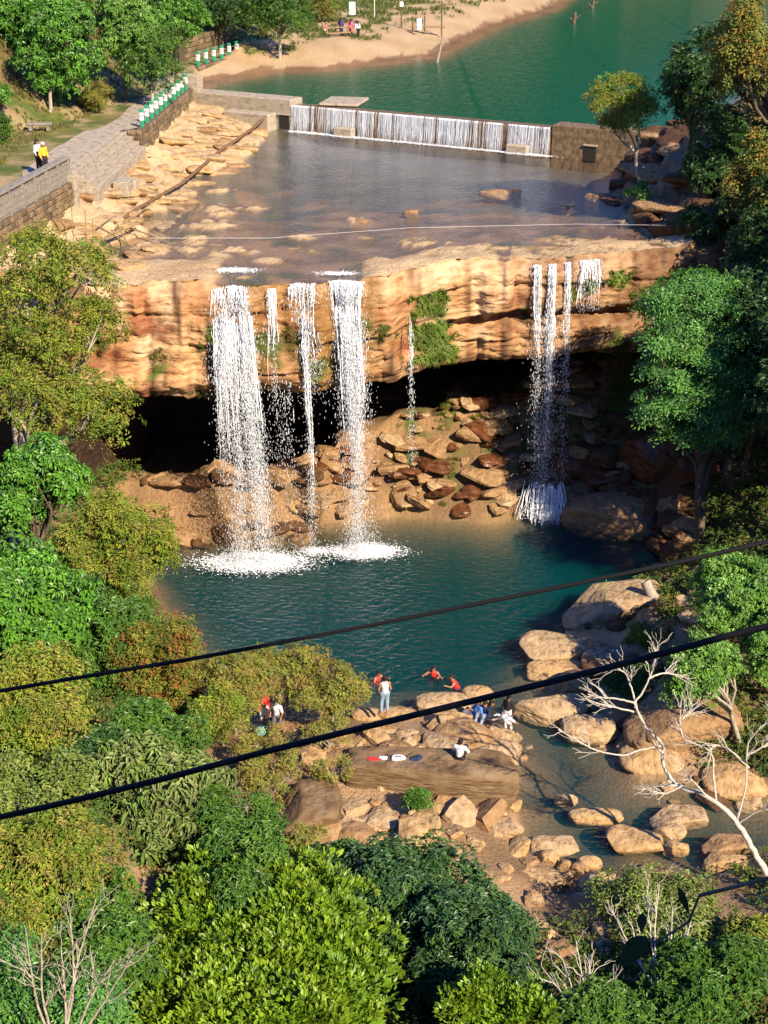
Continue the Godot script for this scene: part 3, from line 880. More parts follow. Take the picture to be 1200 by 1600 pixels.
func build_falls() -> void:
	# each starts as threads down the top bed, bursts on the bed below it and comes down as drops
	var a := waterfall("broadest white waterfall pouring over the ledge, left of the others", [
		{"x": -7.2, "half": .5, "w": 1.0, "top": 13.97, "foot": 12.3, "out": .25, "drift": 0.0, "flare": .6, "solid": 1.0, "threads": 70},
		{"x": -7.8, "half": .5, "w": 5.2, "top": 12.5, "out": 1.9, "drift": .4, "flare": .4, "solid": .3, "threads": 90},
		{"x": -6.85, "half": .46, "w": 4.0, "top": 12.5, "out": 1.9, "drift": .75, "flare": .5, "solid": .25, "threads": 70},
		{"x": -7.3, "half": .95, "w": 2.6, "top": 12.3, "out": 1.8, "drift": .6, "flare": .35, "solid": .1, "threads": 10},
		{"x": -8.1, "half": .3, "w": .2, "top": 13.9, "foot": 12.2, "out": .2, "drift": 0.0, "solid": .9, "threads": 16}], 0.0, 46000)
	foam_patch(a, "foam", 24000, func():
		var r := absf(rng.randfn()) * .62; var t := rng.randf() * TAU
		return Vector3(.5 + cos(t) * r * 2.0 + rng.randfn() * .2, .01 + rng.randf() * .05 + maxf(0.0, .5 - r * .4) * rng.randf() * rng.randf(), 2.6 + sin(t) * r * .9), .03)
	var b := waterfall("thin wispy strand of water between the two white waterfalls", [
		{"x": -4.05, "half": .7, "w": 1.6, "top": 13.95, "foot": 12.3, "out": .2, "drift": .05, "flare": 0.0, "solid": 1.0, "threads": 70},
		{"x": -3.9, "half": .16, "w": 3.0, "top": 12.5, "out": 1.2, "drift": .3, "flare": .3, "wide": .4, "solid": .4, "threads": 22},
		{"x": -3.7, "half": .5, "w": 1.0, "top": 12.3, "out": .6, "drift": .2, "foot": 8.0, "solid": .2, "threads": 16},
		{"x": -5.5, "half": .25, "w": 1.0, "top": 13.9, "out": .6, "drift": .2, "solid": .25, "foot": 5.0, "threads": 26},
		{"x": -4.8, "half": .9, "w": .8, "top": 9.5, "out": .8, "drift": .2, "solid": .02, "threads": 2}], 0.0, 11000)
	foam_patch(b, "foam", 700, func(): return Vector3(.45 + rng.randfn() * .4, .02, 1.7 + rng.randfn() * .25), .028)
	var c := waterfall("tall straight white waterfall left of the hanging ferns", [
		{"x": -1.85, "half": .8, "w": 1.6, "top": 14.0, "foot": 12.3, "out": .3, "drift": .05, "flare": -.1, "solid": 1.0, "threads": 150},
		{"x": -1.8, "half": .6, "w": 6.0, "top": 12.6, "out": 1.3, "drift": .75, "flare": .3, "solid": .3, "threads": 110, "wide": .9},
		{"x": -1.7, "half": .9, "w": 1.4, "top": 12.4, "out": 1.3, "drift": .7, "flare": .3, "solid": .05, "threads": 4}], 0.0, 36000)
	foam_patch(c, "foam", 13000, func():
		var r := absf(rng.randfn()) * .55; var t := rng.randf() * TAU
		return Vector3(.85 + cos(t) * r * 1.7, .01 + rng.randf() * .05 + maxf(0.0, .25 - r * .3) * rng.randf(), 2.0 + sin(t) * r * .8), .028)
	foam_patch(a, "rapid", 700, func():
		var p := Vector3(-7.59, 14.03, -69.5) + Vector3(rng.randfn() * .55, absf(rng.randfn()) * .04, rng.randfn() * .2)
		return p - a.position, .03)
	foam_patch(c, "rapid", 500, func():
		var p := Vector3(-2.31, 14.03, -68.9) + Vector3(rng.randfn() * .5, absf(rng.randfn()) * .04, rng.randfn() * .15)
		return p - c.position, .03)
	var e := waterfall("group of slender water strands falling at the shaded right end of the ledge", [
		{"x": 7.9, "half": .2, "w": 1.5, "top": 13.9, "out": 1.0, "drift": .35, "wide": .6, "solid": .2, "threads": 26},
		{"x": 8.7, "half": .2, "w": 2.4, "top": 13.9, "out": 1.1, "drift": -.1, "wide": .7, "solid": .25, "threads": 34},
		{"x": 9.55, "half": .16, "w": 1.2, "top": 13.9, "out": 1.0, "drift": .2, "wide": .5, "solid": .2, "threads": 20},
		{"x": 8.6, "half": .9, "w": .8, "top": 11.0, "out": 1.0, "drift": .1, "solid": .03, "threads": 3},
		{"x": 10.75, "half": .55, "w": .9, "top": 13.9, "out": .3, "drift": 0.0, "foot": 11.2, "solid": .8, "threads": 60}], 1.6, 15000)
	cascade(e)
	foam_patch(e, "foam", 1500, func(): return Vector3(.9 + rng.randfn() * .5, -1.5 + absf(rng.randfn()) * .5, 1.9 + rng.randfn() * .3), .028)
	var f := waterfall("faint drip of water falling past the hanging ferns", [
		{"x": 1.35, "half": .12, "w": 1.0, "top": 11.5, "out": .6, "drift": .1, "wide": .5, "solid": .1, "threads": 8}], 4.0, 1000)

# ------------------------------------------------------------------ stones
func make_rocks() -> void:
	for i in 10: boulder_mesh.append(rock(22, i + 1, [2.4, 2.8, 3.4, 2.6, 4.0, 2.3, 3.0, 2.6, 5.0, 3.6][i], [5, 7, 9, 6, 8, 4, 9, 12, 7, 10][i], .07))
	for i in 9: stone_mesh.append(rock(3, i + 40, [4.0, 6.0, 9.0][i % 3], 9, .12, true))

func boulder(label: String, spec: Array, variant := -1, mat: Material = null, turn := 0.0, tilt := 0.0) -> MeshInstance3D:
	var o := obj("boulder", boulder_mesh[variant if variant >= 0 else rng.randi() % boulder_mesh.size()], mat if mat else [M.rock, M.rock_pale, M.rock, M.rock_brown][rng.randi() % 4])
	tag(o, label, "boulder", "boulders around the pool")
	var b := Basis(Vector3.UP, turn) * Basis(Vector3.BACK, tilt)
	o.transform = Transform3D(b.scaled_local(spec[1] * 1.06), spec[0])
	return o

func stones(parent: Node3D, called: String, n: int, where: Callable, size_a: float, size_b: float, mats: Array, flat := .6) -> void:
	for i in n:
		var p: Vector3 = where.call()
		if p == Vector3.ZERO: continue
		var s := lerpf(size_a, size_b, pow(rng.randf(), 2.2))
		var o := obj(called, stone_mesh[rng.randi() % stone_mesh.size()], mats[rng.randi() % mats.size()], parent)
		o.transform = Transform3D(Basis.from_euler(Vector3(rng.randfn() * .22, rng.randf() * TAU, rng.randfn() * .22)).scaled_local(Vector3(s * rng.randf_range(.8, 1.5), s * flat * rng.randf_range(.7, 1.2), s)), p + Vector3(0, s * flat * .25, 0))

func on_lower(x: float, d: float, lift := 0.0) -> Vector3:
	return Vector3(x, lower_h(x, d) + lift, -d)

func on_upper(x: float, d: float, lift := 0.0) -> Vector3:
	return Vector3(x, upper_h(x, d) + lift, -d)

func build_rocks() -> void:
	boulder("long tan boulder at the water's edge, nearest the swimmers", [Vector3(2.53, 0.25, -50.77), Vector3(1.23, 0.43, 0.69)], 3)
	boulder("rounded boulder leaning behind the long tan one by the swimmers", [Vector3(3.99, 0.24, -51.45), Vector3(0.74, 0.39, 0.62)], 0, M.rock_pale)
	boulder("big smooth grey-brown boulder right behind the seated man in white", [Vector3(3.1, 0.44, -47.96), Vector3(1.22, 0.68, 1.09)], 5, M.rock_brown)
	boulder("tan rock tucked against the left of the big smooth boulder", [Vector3(2.12, 0.41, -48.98), Vector3(0.61, 0.3, 0.49)], 1)
	boulder("smooth oval boulder by the stream, right end of the long slab", [Vector3(4.83, 0.11, -47.66), Vector3(0.78, 0.32, 0.51)], 0, M.rock)
	boulder("small flat rock under the feet of the standing woman", [Vector3(4.84, 0.09, -48.84), Vector3(0.58, 0.26, 0.42)], 6)
	boulder("round boulder between the slab and the man in jeans", [Vector3(0.96, 0.43, -47.89), Vector3(0.6, 0.36, 0.58)], 0)
	boulder("cracked pale boulder left of the slab's folded clothes", [Vector3(-0.52, 0.52, -47.38), Vector3(0.72, 0.36, 0.58)], 7, M.rock_pale)
	boulder("small wedge of rock beside the cracked pale boulder", [Vector3(0.33, 0.48, -47.3), Vector3(0.31, 0.24, 0.34)], 2)
	boulder("low flat rock at the back edge of the long slab", [Vector3(2.04, 0.69, -46.7), Vector3(0.84, 0.24, 0.33)], 4)
	boulder("domed rock under the man in white vest and jeans", [Vector3(0.54, 0.22, -49.88), Vector3(0.91, 0.35, 0.57)], 5)
	boulder("low rock left of the man in jeans, half under shrubs", [Vector3(-0.73, 0.2, -49.96), Vector3(0.65, 0.29, 0.46)], 3)
	boulder("broad pale rock in front of the man in jeans", [Vector3(-0.11, 0.41, -48.55), Vector3(0.76, 0.32, 0.52)], 6, M.rock_pale)
	boulder("flat brown ledge under the long slab's left end", [Vector3(0.25, 0.05, -44.41), Vector3(1.53, 0.43, 0.7)], 4, M.rock_brown)
	boulder("flat tan ledge under the long slab's right half", [Vector3(2.2, 0, -44), Vector3(1.17, 0.29, 0.47)], 4)
	boulder("large tan boulder in the left cluster of the stream", [Vector3(3.9, 0.06, -42.98), Vector3(1.35, 0.46, 0.74)], 7)
	boulder("squat boulder in front of the large one in the stream cluster", [Vector3(3.27, 0.02, -42.04), Vector3(0.66, 0.34, 0.54)], 1)
	boulder("pale rounded boulder leftmost of the stream cluster", [Vector3(2.04, 0.14, -42.11), Vector3(0.64, 0.41, 0.66)], 5, M.rock_pale)
	boulder("flat-topped rock midstream with small stones beneath it", [Vector3(6.38, -0.01, -41.67), Vector3(0.94, 0.26, 0.42)], 4)
	boulder("small stone left under the flat-topped midstream rock", [Vector3(6, -0.01, -41.02), Vector3(0.37, 0.26, 0.32)], 0)
	boulder("egg-shaped stone right of the flat-topped midstream rock", [Vector3(7.42, -0.01, -40.69), Vector3(0.46, 0.26, 0.32)], 0, M.rock_pale)
	boulder("little round stone between two others in the stream narrows", [Vector3(7.01, -0.01, -40.37), Vector3(0.32, 0.26, 0.23)], 5)
	boulder("little blunt stone under the flat-topped midstream rock", [Vector3(6.49, -0.01, -40.59), Vector3(0.25, 0.26, 0.2)], 2)
	boulder("tiny low rock alone in open stream water", [Vector3(7.03, -0.01, -44.46), Vector3(0.44, 0.25, 0.19)], 0)
	boulder("long smooth rock alone in the middle of the stream", [Vector3(8.01, -0.01, -43.46), Vector3(1.02, 0.25, 0.4)], 3, M.rock_pale)
	boulder("tan block standing in water left of the bleached trunk", [Vector3(11.13, 0.01, -43.31), Vector3(1.02, 0.33, 0.53)], 8)
	boulder("broad layered rock in the stream below the tan block", [Vector3(9.28, 0.05, -41.93), Vector3(1.06, 0.43, 0.69)], 6, M.rock_pale)
	boulder("smooth rock joined to the right of the broad layered rock", [Vector3(10.66, -0, -42.56), Vector3(0.6, 0.28, 0.46)], 1)
	boulder("small pale stone below the broad layered rock", [Vector3(10.69, -0.01, -41.56), Vector3(0.47, 0.26, 0.27)], 2, M.rock_pale)
	boulder("mossy block beside the bleached trunk's foot", [Vector3(12.51, 0.1, -41.57), Vector3(0.82, 0.28, 0.45)], 8, M.rock_brown)
	boulder("peaked pale rock below the mossy block", [Vector3(12.32, 0.1, -40.7), Vector3(0.76, 0.29, 0.47)], 2, M.rock_pale)
	boulder("small stone at the mouth of the stream narrows", [Vector3(6.51, 0.09, -39.83), Vector3(0.32, 0.26, 0.2)], 1)
	boulder("low tan rock on the left side of the stream narrows", [Vector3(5.62, 0.2, -39.63), Vector3(0.86, 0.28, 0.46)], 6)
	boulder("tan boulder behind the forked bleached trunk at the right edge", [Vector3(13.83, 0.2, -45.45), Vector3(1.3, 0.56, 0.91)], 7)
	boulder("huge boulder dappled with twig shadows behind the white branches", [Vector3(12.12, 0.96, -48.43), Vector3(2.19, 1.03, 1.66)], 8, M.rock_brown)
	boulder("pale lower block of the huge dappled boulder", [Vector3(11.03, 0.2, -46.91), Vector3(1.49, 0.58, 0.94)], 7, M.rock_pale)
	boulder("smooth boulder at the stream's right edge by the white twigs", [Vector3(8.49, 0.17, -49.06), Vector3(1.17, 0.48, 0.77)], 3)
	boulder("large tan boulder right of the group sitting by the water", [Vector3(6.99, 0.19, -50.62), Vector3(1.58, 0.54, 0.87)], 1)
	boulder("round rock above the large tan boulder on the right bank", [Vector3(8.48, 0.38, -52.2), Vector3(0.92, 0.51, 0.82)], 0)
	boulder("grey-topped boulder on the right bank near the lower cable", [Vector3(9.94, 0.86, -53.5), Vector3(1.19, 0.45, 0.73)], 5, M.rock_grey)
	boulder("long low tan rock shelving into the pool from the right bank", [Vector3(8.15, 0.33, -55.33), Vector3(1.98, 0.66, 1.07)], 6, M.rock)
	boulder("great sloping slab on the right bank below the upper cable", [Vector3(10.89, 0.6, -58.68), Vector3(2.31, 0.86, 1.38)], 8, M.rock, 0.0, 0.16)
	boulder("upright stone in a cleft of the right bank", [Vector3(9.38, 0.73, -54.7), Vector3(0.43, 0.38, 0.56)], 2, M.rock_brown)
	boulder("brown rock right of the great sloping slab", [Vector3(12.53, 1.39, -55.93), Vector3(0.96, 0.54, 0.88)], 7, M.rock_brown)
	boulder("brown stone below the rock right of the great slab", [Vector3(12.46, 1.43, -54.41), Vector3(0.54, 0.39, 0.62)], 2, M.rock_brown)
	boulder("flat wave-worn rock low at the right bank waterline", [Vector3(7.63, 0.12, -53.74), Vector3(1.22, 0.33, 0.54)], 4)
	boulder("weedy rock high on the right bank above the great slab", [Vector3(14.42, 1.12, -59.84), Vector3(0.92, 0.34, 0.56)], 3, M.rock_brown)
	boulder("sunlit brown rock in front of the glossy right bank tree", [Vector3(15.75, 1.58, -59.96), Vector3(0.92, 0.5, 0.81)], 7, M.rock_brown)
	boulder("small rock in the dark cove beneath the upper cable", [Vector3(15.57, 0.33, -63.75), Vector3(1.04, 0.37, 0.59)], 1, M.rock_brown)
	boulder("big whaleback boulder half in shade at the pool's far right", [Vector3(12.89, 0.4, -69.26), Vector3(3.13, 1.13, 1.83)], 5, M.rock_brown)
	boulder("wet rust-red boulder in the shade beneath the feathery tree", [Vector3(14.95, 3.05, -71.95), Vector3(1.98, 1.27, 2.06)], 1, M.rock_wet)
	boulder("small reddish rock left of the wet rust-red boulder", [Vector3(12.09, 2.59, -72.58), Vector3(0.89, 0.55, 0.88)], 0, M.rock_wet)
	boulder("dark wet rock above the splash of the slender falls", [Vector3(12.4, 1.64, -71.79), Vector3(1.64, 0.7, 1.13)], 6, M.rock_wet)
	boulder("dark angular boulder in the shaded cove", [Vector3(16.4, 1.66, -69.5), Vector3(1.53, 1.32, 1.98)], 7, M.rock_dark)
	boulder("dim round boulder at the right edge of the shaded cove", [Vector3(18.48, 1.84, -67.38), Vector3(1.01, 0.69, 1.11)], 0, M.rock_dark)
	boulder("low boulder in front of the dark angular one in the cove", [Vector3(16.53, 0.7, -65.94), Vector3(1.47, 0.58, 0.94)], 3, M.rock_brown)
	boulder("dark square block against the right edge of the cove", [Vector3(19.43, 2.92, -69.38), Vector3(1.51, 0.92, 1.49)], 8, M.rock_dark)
	boulder("wet brown ledge at the pool's back edge left of the slender falls", [Vector3(5.2, 0.24, -71.69), Vector3(3.05, 0.7, 1.13)], 8, M.rock_wet)
	boulder("wet boulder under the splash of the slender falls", [Vector3(9.94, 0.4, -72.47), Vector3(1.16, 0.58, 0.93)], 3, M.rock_wet)
	boulder("wet red stone on the rubble left of the slender falls", [Vector3(5.82, 1.6, -72.43), Vector3(1.08, 0.58, 0.93)], 1, M.rock_wet)
	boulder("pale rock face rising from the woods left of the slab", [Vector3(-2.83, 0.98, -42.31), Vector3(1.18, 0.79, 1.27)], 8, M.slab)
	boulder("tan rock under the man in white shirt and shorts", [Vector3(-3.4, 0.36, -48.3), Vector3(1.21, 0.47, 0.76)], 6)
	boulder("broad flat rock among shrubs below the man in shorts", [Vector3(-2.04, 0.54, -46.68), Vector3(1.27, 0.41, 0.67)], 4, M.rock_pale)
	boulder("half-hidden rock on the slope above the lime green tree", [Vector3(-0.93, 0.77, -41.16), Vector3(0.93, 0.47, 0.77)], 7)
	boulder("grey boulder in a gap of the woods, lower left", [Vector3(-7.41, 3.13, -34.9), Vector3(0.52, 0.37, 0.6)], 5, M.rock_grey)
	boulder("small grey rock below the grey boulder in the woods", [Vector3(-7.04, 2.49, -34.81), Vector3(0.4, 0.27, 0.4)], 1, M.rock_grey)
	boulder("grey rock among bare twigs near the bottom", [Vector3(7.18, 1.36, -34.33), Vector3(0.85, 0.46, 0.74)], 7, M.rock_grey)
	# the long flat slab with the seated man on it
	var sl := [Vector3(1.82, -0.04, -45.73), Vector3(3.33, 0.61, 0.98)]
	var so := obj("rock_slab", rock(18, 77, 9.0, 5, .05), M.slab)
	tag(so, "long flat-topped grey-brown rock slab with clothes and a seated man on it", "rock slab")
	so.transform = Transform3D(Basis(Vector3.UP, -0.05).scaled_local(Vector3(3.35, 1.0, 1.25)), Vector3(1.85, .72, -45.0))
	# broken stone under the overhang, along the shores and down the stream
	var low: Node3D = get_node("lower_ground")
	stones(low, "stone", 300, func():
		var x := rng.randf_range(-4.5, 12.5); var d := lip(x) + rng.randf_range(-1.8, 5.0)
		if lower_h(x, d) < .1: return Vector3.ZERO
		return on_lower(x, d, .05), .2, .95, [M.rock, M.rock_brown, M.rock_brown, M.rock_wet, M.rock_brown], .4)
	stones(low, "stone", 110, func():
		var x := rng.randf_range(-13.5, -4.0); var d := lip(x) + rng.randf_range(-.2, 3.5)
		return on_lower(x, d), .2, .9, [M.rock_brown, M.rock_dark, M.rock_brown], .4)
	stones(low, "pebble", 300, func():
		var x := rng.randf_range(-4.0, 9.0); var d := rng.randf_range(33.0, 49.0)
		var h := lower_h(x, d)
		if h < -.35 or (d < 36.0 and x < 4.0): return Vector3.ZERO
		return on_lower(x, d), .14, .75, [M.rock, M.rock_pale, M.rock_brown], .55)
	stones(low, "pebble", 130, func():
		var x := rng.randf_range(7.0, 15.0); var d := rng.randf_range(44.0, 60.0)
		var h := lower_h(x, d)
		if h < -.3: return Vector3.ZERO
		return on_lower(x, d), .15, .7, [M.rock, M.rock_brown, M.rock_dark], .6)
	stones(low, "pebble", 110, func():
		var x := rng.randf_range(10.0, 17.0); var d := rng.randf_range(64.0, 74.0)
		if lower_h(x, d) < -.3: return Vector3.ZERO
		return on_lower(x, d), .3, 1.3, [M.rock_dark, M.rock_wet, M.rock_brown], .65)
	# dry plates of bedrock on the shelf above the falls
	var up: Node3D = get_node("upper_ground")
	var plates: Array[ArrayMesh] = []
	for i in 7: plates.append(rock(7, 120 + i, 9.0, 9, .07))
	for q in [[Vector3(6.83, 14.12, -87.44), 1.0], [Vector3(7.95, 14.12, -87.62), .55], [Vector3(-1.47, 14.08, -80.17), .6], [Vector3(1.5, 14.1, -82.32), .5], [Vector3(11, 14.1, -83.15), .5]]:
		var p := obj("rock_plate", plates[rng.randi() % 7], M.rock_brown, up)
		p.transform = Transform3D(Basis(Vector3.UP, rng.randfn() * .3).scaled_local(Vector3(q[1], .3, q[1] * .6)), q[0] - Vector3(0, .2, 0))
	var along := Vector2(.45, .89); var across := Vector2(.89, -.45)
	var made := 0
	for u in range(0, 46):
		for w in range(-14, 14):
			var o2 := Vector2(-14.0, 70.0) + along * (u * 1.0 + rng.randfn() * .22) + across * (w * 1.55 + (u % 2) * .7 + rng.randfn() * .3)
			var dl := o2.x - line_x(wall_line, o2.y)
			if o2.y < lip(o2.x) + 1.0 or o2.y > 110.0 - (o2.x + 14.8) * .53 or dl < .7 or dl > 6.0 or made > 285: continue
			if n1.get_noise_2d(o2.x * 6.0, o2.y * 6.0 + 77.0) > .22: continue
			made += 1
			var o := obj("rock_plate", plates[rng.randi() % 7], [M.rock_pale, M.rock, M.rock_pale, M.rock_brown][rng.randi() % 4], up)
			var tilt := Basis.from_euler(Vector3(rng.randfn() * .05, 0, -.1 + rng.randfn() * .06))
			o.transform = Transform3D((tilt * Basis(Vector3.UP, .45 + rng.randfn() * .2)).scaled_local(Vector3(rng.randf_range(.75, 1.15), .22, rng.randf_range(.5, .68))), on_upper(o2.x, o2.y, -.08 + rng.randf() * .1))
	for i in 60:
		var d := rng.randf_range(72.0, 97.0)
		var x := line_x(right_line, d) + rng.randf_range(-.6, 5.0)
		var s := rng.randf_range(.5, 1.7)
		var o := obj("rock_plate", plates[rng.randi() % 7], [M.rock_dark, M.rock_brown, M.rock_dark][rng.randi() % 3], up)
		o.transform = Transform3D(Basis(Vector3.UP, rng.randfn() * .4).scaled_local(Vector3(s * 1.2, rng.randf_range(.3, .7), s)), on_upper(x, d, -.1))

# ------------------------------------------------------------------ plants
# a spray of leaves: each leaf two faces folded along its rib
func leaves(n: int, length: float, width: float, reach: float, rise: float, droop: float, flat: float, sd: int, tones: float) -> ArrayMesh:
	var r := RandomNumberGenerator.new()
	r.seed = sd
	var st := start()
	for i in n:
		var a := r.randf() * TAU
		var k := sqrt(r.randf())
		var o := Vector3(cos(a) * reach * k, r.randf_range(-.5, .5) * reach * flat, sin(a) * reach * k)
		var b := a + r.randfn() * .8
		var dir := Vector3(cos(b), rise + r.randfn() * .35, sin(b)).normalized()
		var l := length * r.randf_range(.7, 1.25)
		var side := dir.cross(Vector3.UP + Vector3(r.randfn(), r.randfn(), r.randfn()) * .3).normalized() * width * .5 * r.randf_range(.8, 1.2)
		var up := side.cross(dir).normalized()
		var tip := o + dir * l + Vector3(0, -droop * l, 0)
		var mid := o + dir * l * .45
		var fold := up * width * .16
		var t := 1.0 + r.randfn() * tones
		st.set_color(Color(t * r.randf_range(.9, 1.15), t, t * r.randf_range(.7, 1.1)))
		tri(st, o, mid - side + fold, tip)
		tri(st, o, tip, mid + side + fold)
	return st.commit()

func blades(n: int, length: float, width: float, lean: float, sd: int) -> ArrayMesh:
	var r := RandomNumberGenerator.new()
	r.seed = sd
	var st := start()
	for i in n:
		var a := r.randf() * TAU
		var out := Vector3(cos(a), 0, sin(a))
		var l := length * r.randf_range(.6, 1.2)
		var p0 := out * r.randf() * .06
		var p1 := p0 + (out * lean * .4 + Vector3.UP).normalized() * l * .5
		var p2 := p1 + (out * lean + Vector3.UP * (1.0 - lean)).normalized() * l * .5
		var w := out.cross(Vector3.UP) * width * .5
		var t := 1.0 + r.randfn() * .15
		st.set_color(Color(t, t, t))
		quad(st, p0 - w, p1 - w, p1 + w, p0 + w)
		tri(st, p1 - w, p2, p1 + w)
	return st.commit()

func make_clumps() -> void:
	clump.lime = leaves(24, .19, .08, .22, 1.3, .0, .5, 1, .14)
	clump.dark = leaves(24, .2, .065, .24, .25, .3, .7, 2, .16)
	clump.olive = leaves(24, .19, .056, .24, .3, .35, .8, 3, .16)
	clump.big = leaves(16, .32, .1, .26, -.2, .7, .8, 4, .14)
	clump.glossy = leaves(22, .22, .1, .24, .15, .35, .6, 5, .14)
	clump.feather = leaves(34, .14, .055, .34, .05, .12, .12, 6, .12)
	clump.small = leaves(26, .12, .05, .2, .5, .1, .9, 7, .18)
	clump.sparse = leaves(12, .18, .07, .22, .5, .2, .9, 8, .18)
	clump.fern = blades(26, .55, .06, .95, 9)
	clump.grass = blades(14, .28, .022, .5, 10)
	clump.strap = blades(16, 1.0, .07, .8, 11)

var kinds := {
	"lime": {"leaf": "lime", "c": [Color(.115, .2, .01), Color(.145, .23, .016), Color(.08, .16, .01)], "size": 1.0},
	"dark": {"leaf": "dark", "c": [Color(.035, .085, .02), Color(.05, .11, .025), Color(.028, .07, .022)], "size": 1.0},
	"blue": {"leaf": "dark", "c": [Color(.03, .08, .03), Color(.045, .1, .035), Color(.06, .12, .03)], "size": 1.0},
	"mid": {"leaf": "dark", "c": [Color(.06, .135, .018), Color(.075, .15, .02), Color(.045, .11, .018)], "size": 1.0},
	"olive": {"leaf": "olive", "c": [Color(.14, .19, .025), Color(.19, .22, .03), Color(.1, .16, .02), Color(.2, .18, .045)], "size": 1.0},
	"shrub": {"leaf": "small", "c": [Color(.17, .18, .03), Color(.2, .2, .035), Color(.13, .15, .03), Color(.19, .14, .045)], "size": 1.0},
	"big": {"leaf": "big", "c": [Color(.14, .19, .06), Color(.11, .17, .04), Color(.17, .2, .08)], "size": 1.0},
	"glossy": {"leaf": "glossy", "c": [Color(.06, .17, .015), Color(.08, .2, .02), Color(.05, .13, .02)], "size": 1.0},
	"bright": {"leaf": "glossy", "c": [Color(.1, .22, .03), Color(.13, .25, .05), Color(.08, .18, .03)], "size": .8},
	"feather": {"leaf": "feather", "c": [Color(.06, .17, .03), Color(.08, .2, .035), Color(.045, .13, .03)], "size": 1.15},
	"red": {"leaf": "olive", "c": [Color(.12, .15, .025), Color(.17, .16, .03), Color(.22, .1, .03), Color(.09, .13, .02)], "size": 1.0},
	"autumn": {"leaf": "sparse", "c": [Color(.17, .17, .03), Color(.21, .13, .025), Color(.12, .16, .025), Color(.08, .13, .025)], "size": 1.2},
	"sparse": {"leaf": "sparse", "c": [Color(.12, .17, .03), Color(.15, .18, .05), Color(.09, .14, .02)], "size": 1.1},
	"strap": {"leaf": "strap", "c": [Color(.09, .16, .02), Color(.13, .18, .03)], "size": 1.0},
}

func rand_dir() -> Vector3:
	return Vector3(rng.randfn(), rng.randfn(), rng.randfn()).normalized()

func limb(st: SurfaceTool, a: Vector3, b: Vector3, ra: float, rb: float, bend := .12, segs := 5, sides := 6) -> PackedVector3Array:
	var pts := PackedVector3Array(); var rad := PackedFloat32Array()
	var l := a.distance_to(b)
	var o := rand_dir() * l * bend
	var o2 := rand_dir() * l * bend * .5
	for i in segs + 1:
		var k := float(i) / segs
		pts.append(a.lerp(b, k) + o * sin(k * PI) + o2 * sin(k * TAU))
		rad.append(lerpf(ra, rb, k))
	tube(st, pts, rad, sides, false)
	return pts

# lobes: [centre, radii] in the world
func tree(called: String, label: String, kind: String, base: Vector3, lobes: Array, density := 1.0, bark: Material = null, group := "trees of the gorge", thick := 0.0, holes := .22, category := "tree") -> Node3D:
	var root := thing(called, label, category, base, 0.0, group)
	var k: Dictionary = kinds[kind]
	var st := start()
	var mean := Vector3.ZERO
	for l in lobes: mean += l[0] / lobes.size()
	var height: float = maxf(mean.y - base.y, .5)
	var r0: float = thick if thick > 0.0 else clampf(height * .028, .03, .3)
	var fork := Vector3.ZERO.lerp(mean - base, .45)
	fork.x *= .7; fork.z *= .7
	limb(st, Vector3(0, -.3, 0), fork, r0, r0 * .75, .05, 5, 8)
	var xf: Array[Transform3D] = []
	var cols := []
	for l in lobes:
		var c: Vector3 = l[0] - base
		var rad: Vector3 = l[1]
		var path := limb(st, fork, c, r0 * .62, r0 * .3, .12)
		for i in 6:
			var tip := c + rand_dir() * rad * .8
			limb(st, path[3 + i % 3], tip, r0 * .28, r0 * .08, .15, 4, 5)
		var big: float = k.size * (1.0 if rad.x > .9 else .8)
		var mean_r := (rad.x + rad.y + rad.z) / 3.0
		var n := int(density * 60.0 * mean_r * mean_r / (big * big) + 14)
		for i in n:
			var u := rand_dir()
			if u.y < -.3 and rng.randf() < .65: u.y = -u.y
			var bump := 1.0 + .62 * n2.get_noise_3d(u.x * 16.0 + c.x * 31.0, u.y * 16.0 + c.y * 17.0, u.z * 16.0 + c.z * 23.0)
			var rr := bump * (rng.randf_range(.8, 1.08) if rng.randf() < .72 else (rng.randf_range(.35, .85) if rng.randf() < .7 else rng.randf_range(1.05, 1.35)))
			var p := c + u * rad * rr
			if n1.get_noise_3d(p.x * 22.0 + base.x * 9.0, p.y * 22.0, p.z * 22.0) > holes: continue
			var s := big * rng.randf_range(.75, 1.3)
			var up := (u * .7 + Vector3.UP * .6 + rand_dir() * .35).normalized()
			var side := up.cross(rand_dir()).normalized()
			xf.append(Transform3D(Basis(side, up, side.cross(up)).scaled_local(Vector3.ONE * s), p))
			var tone: Color = k.c[rng.randi() % k.c.size()]
			var patch := .25 * n1.get_noise_3d(p.x * 9.0, p.y * 9.0 + 60.0, p.z * 9.0)
			cols.append(tone * 1.75 * (1.0 + rng.randfn() * .12 + patch))
	obj("trunk", st.commit(), bark if bark else M.bark, root)
	scatter(root, "crown", clump[k.leaf], xf, cols, M.leaf if kind in ["lime", "dark", "blue", "mid", "glossy", "bright", "feather"] else M.leaf_matt, true)
	return root

func ground(p: Vector3) -> Vector3:
	var d := -p.z
	return Vector3(p.x, upper_h(p.x, d) if d > lip(p.x) else lower_h(p.x, d), p.z)

func lobes_in(c: Array, n: int, spread_k := .68, size_k := .42) -> Array:    # a crown broken into rounded masses
	var out := [[c[0], c[1] * .6]]
	for i in n * 2:
		var u := rand_dir()
		u.y = u.y * .85 + .12
		out.append([c[0] + u * c[1] * spread_k * rng.randf_range(.75, 1.25), c[1] * size_k * rng.randf_range(.6, 1.2)])
	return out

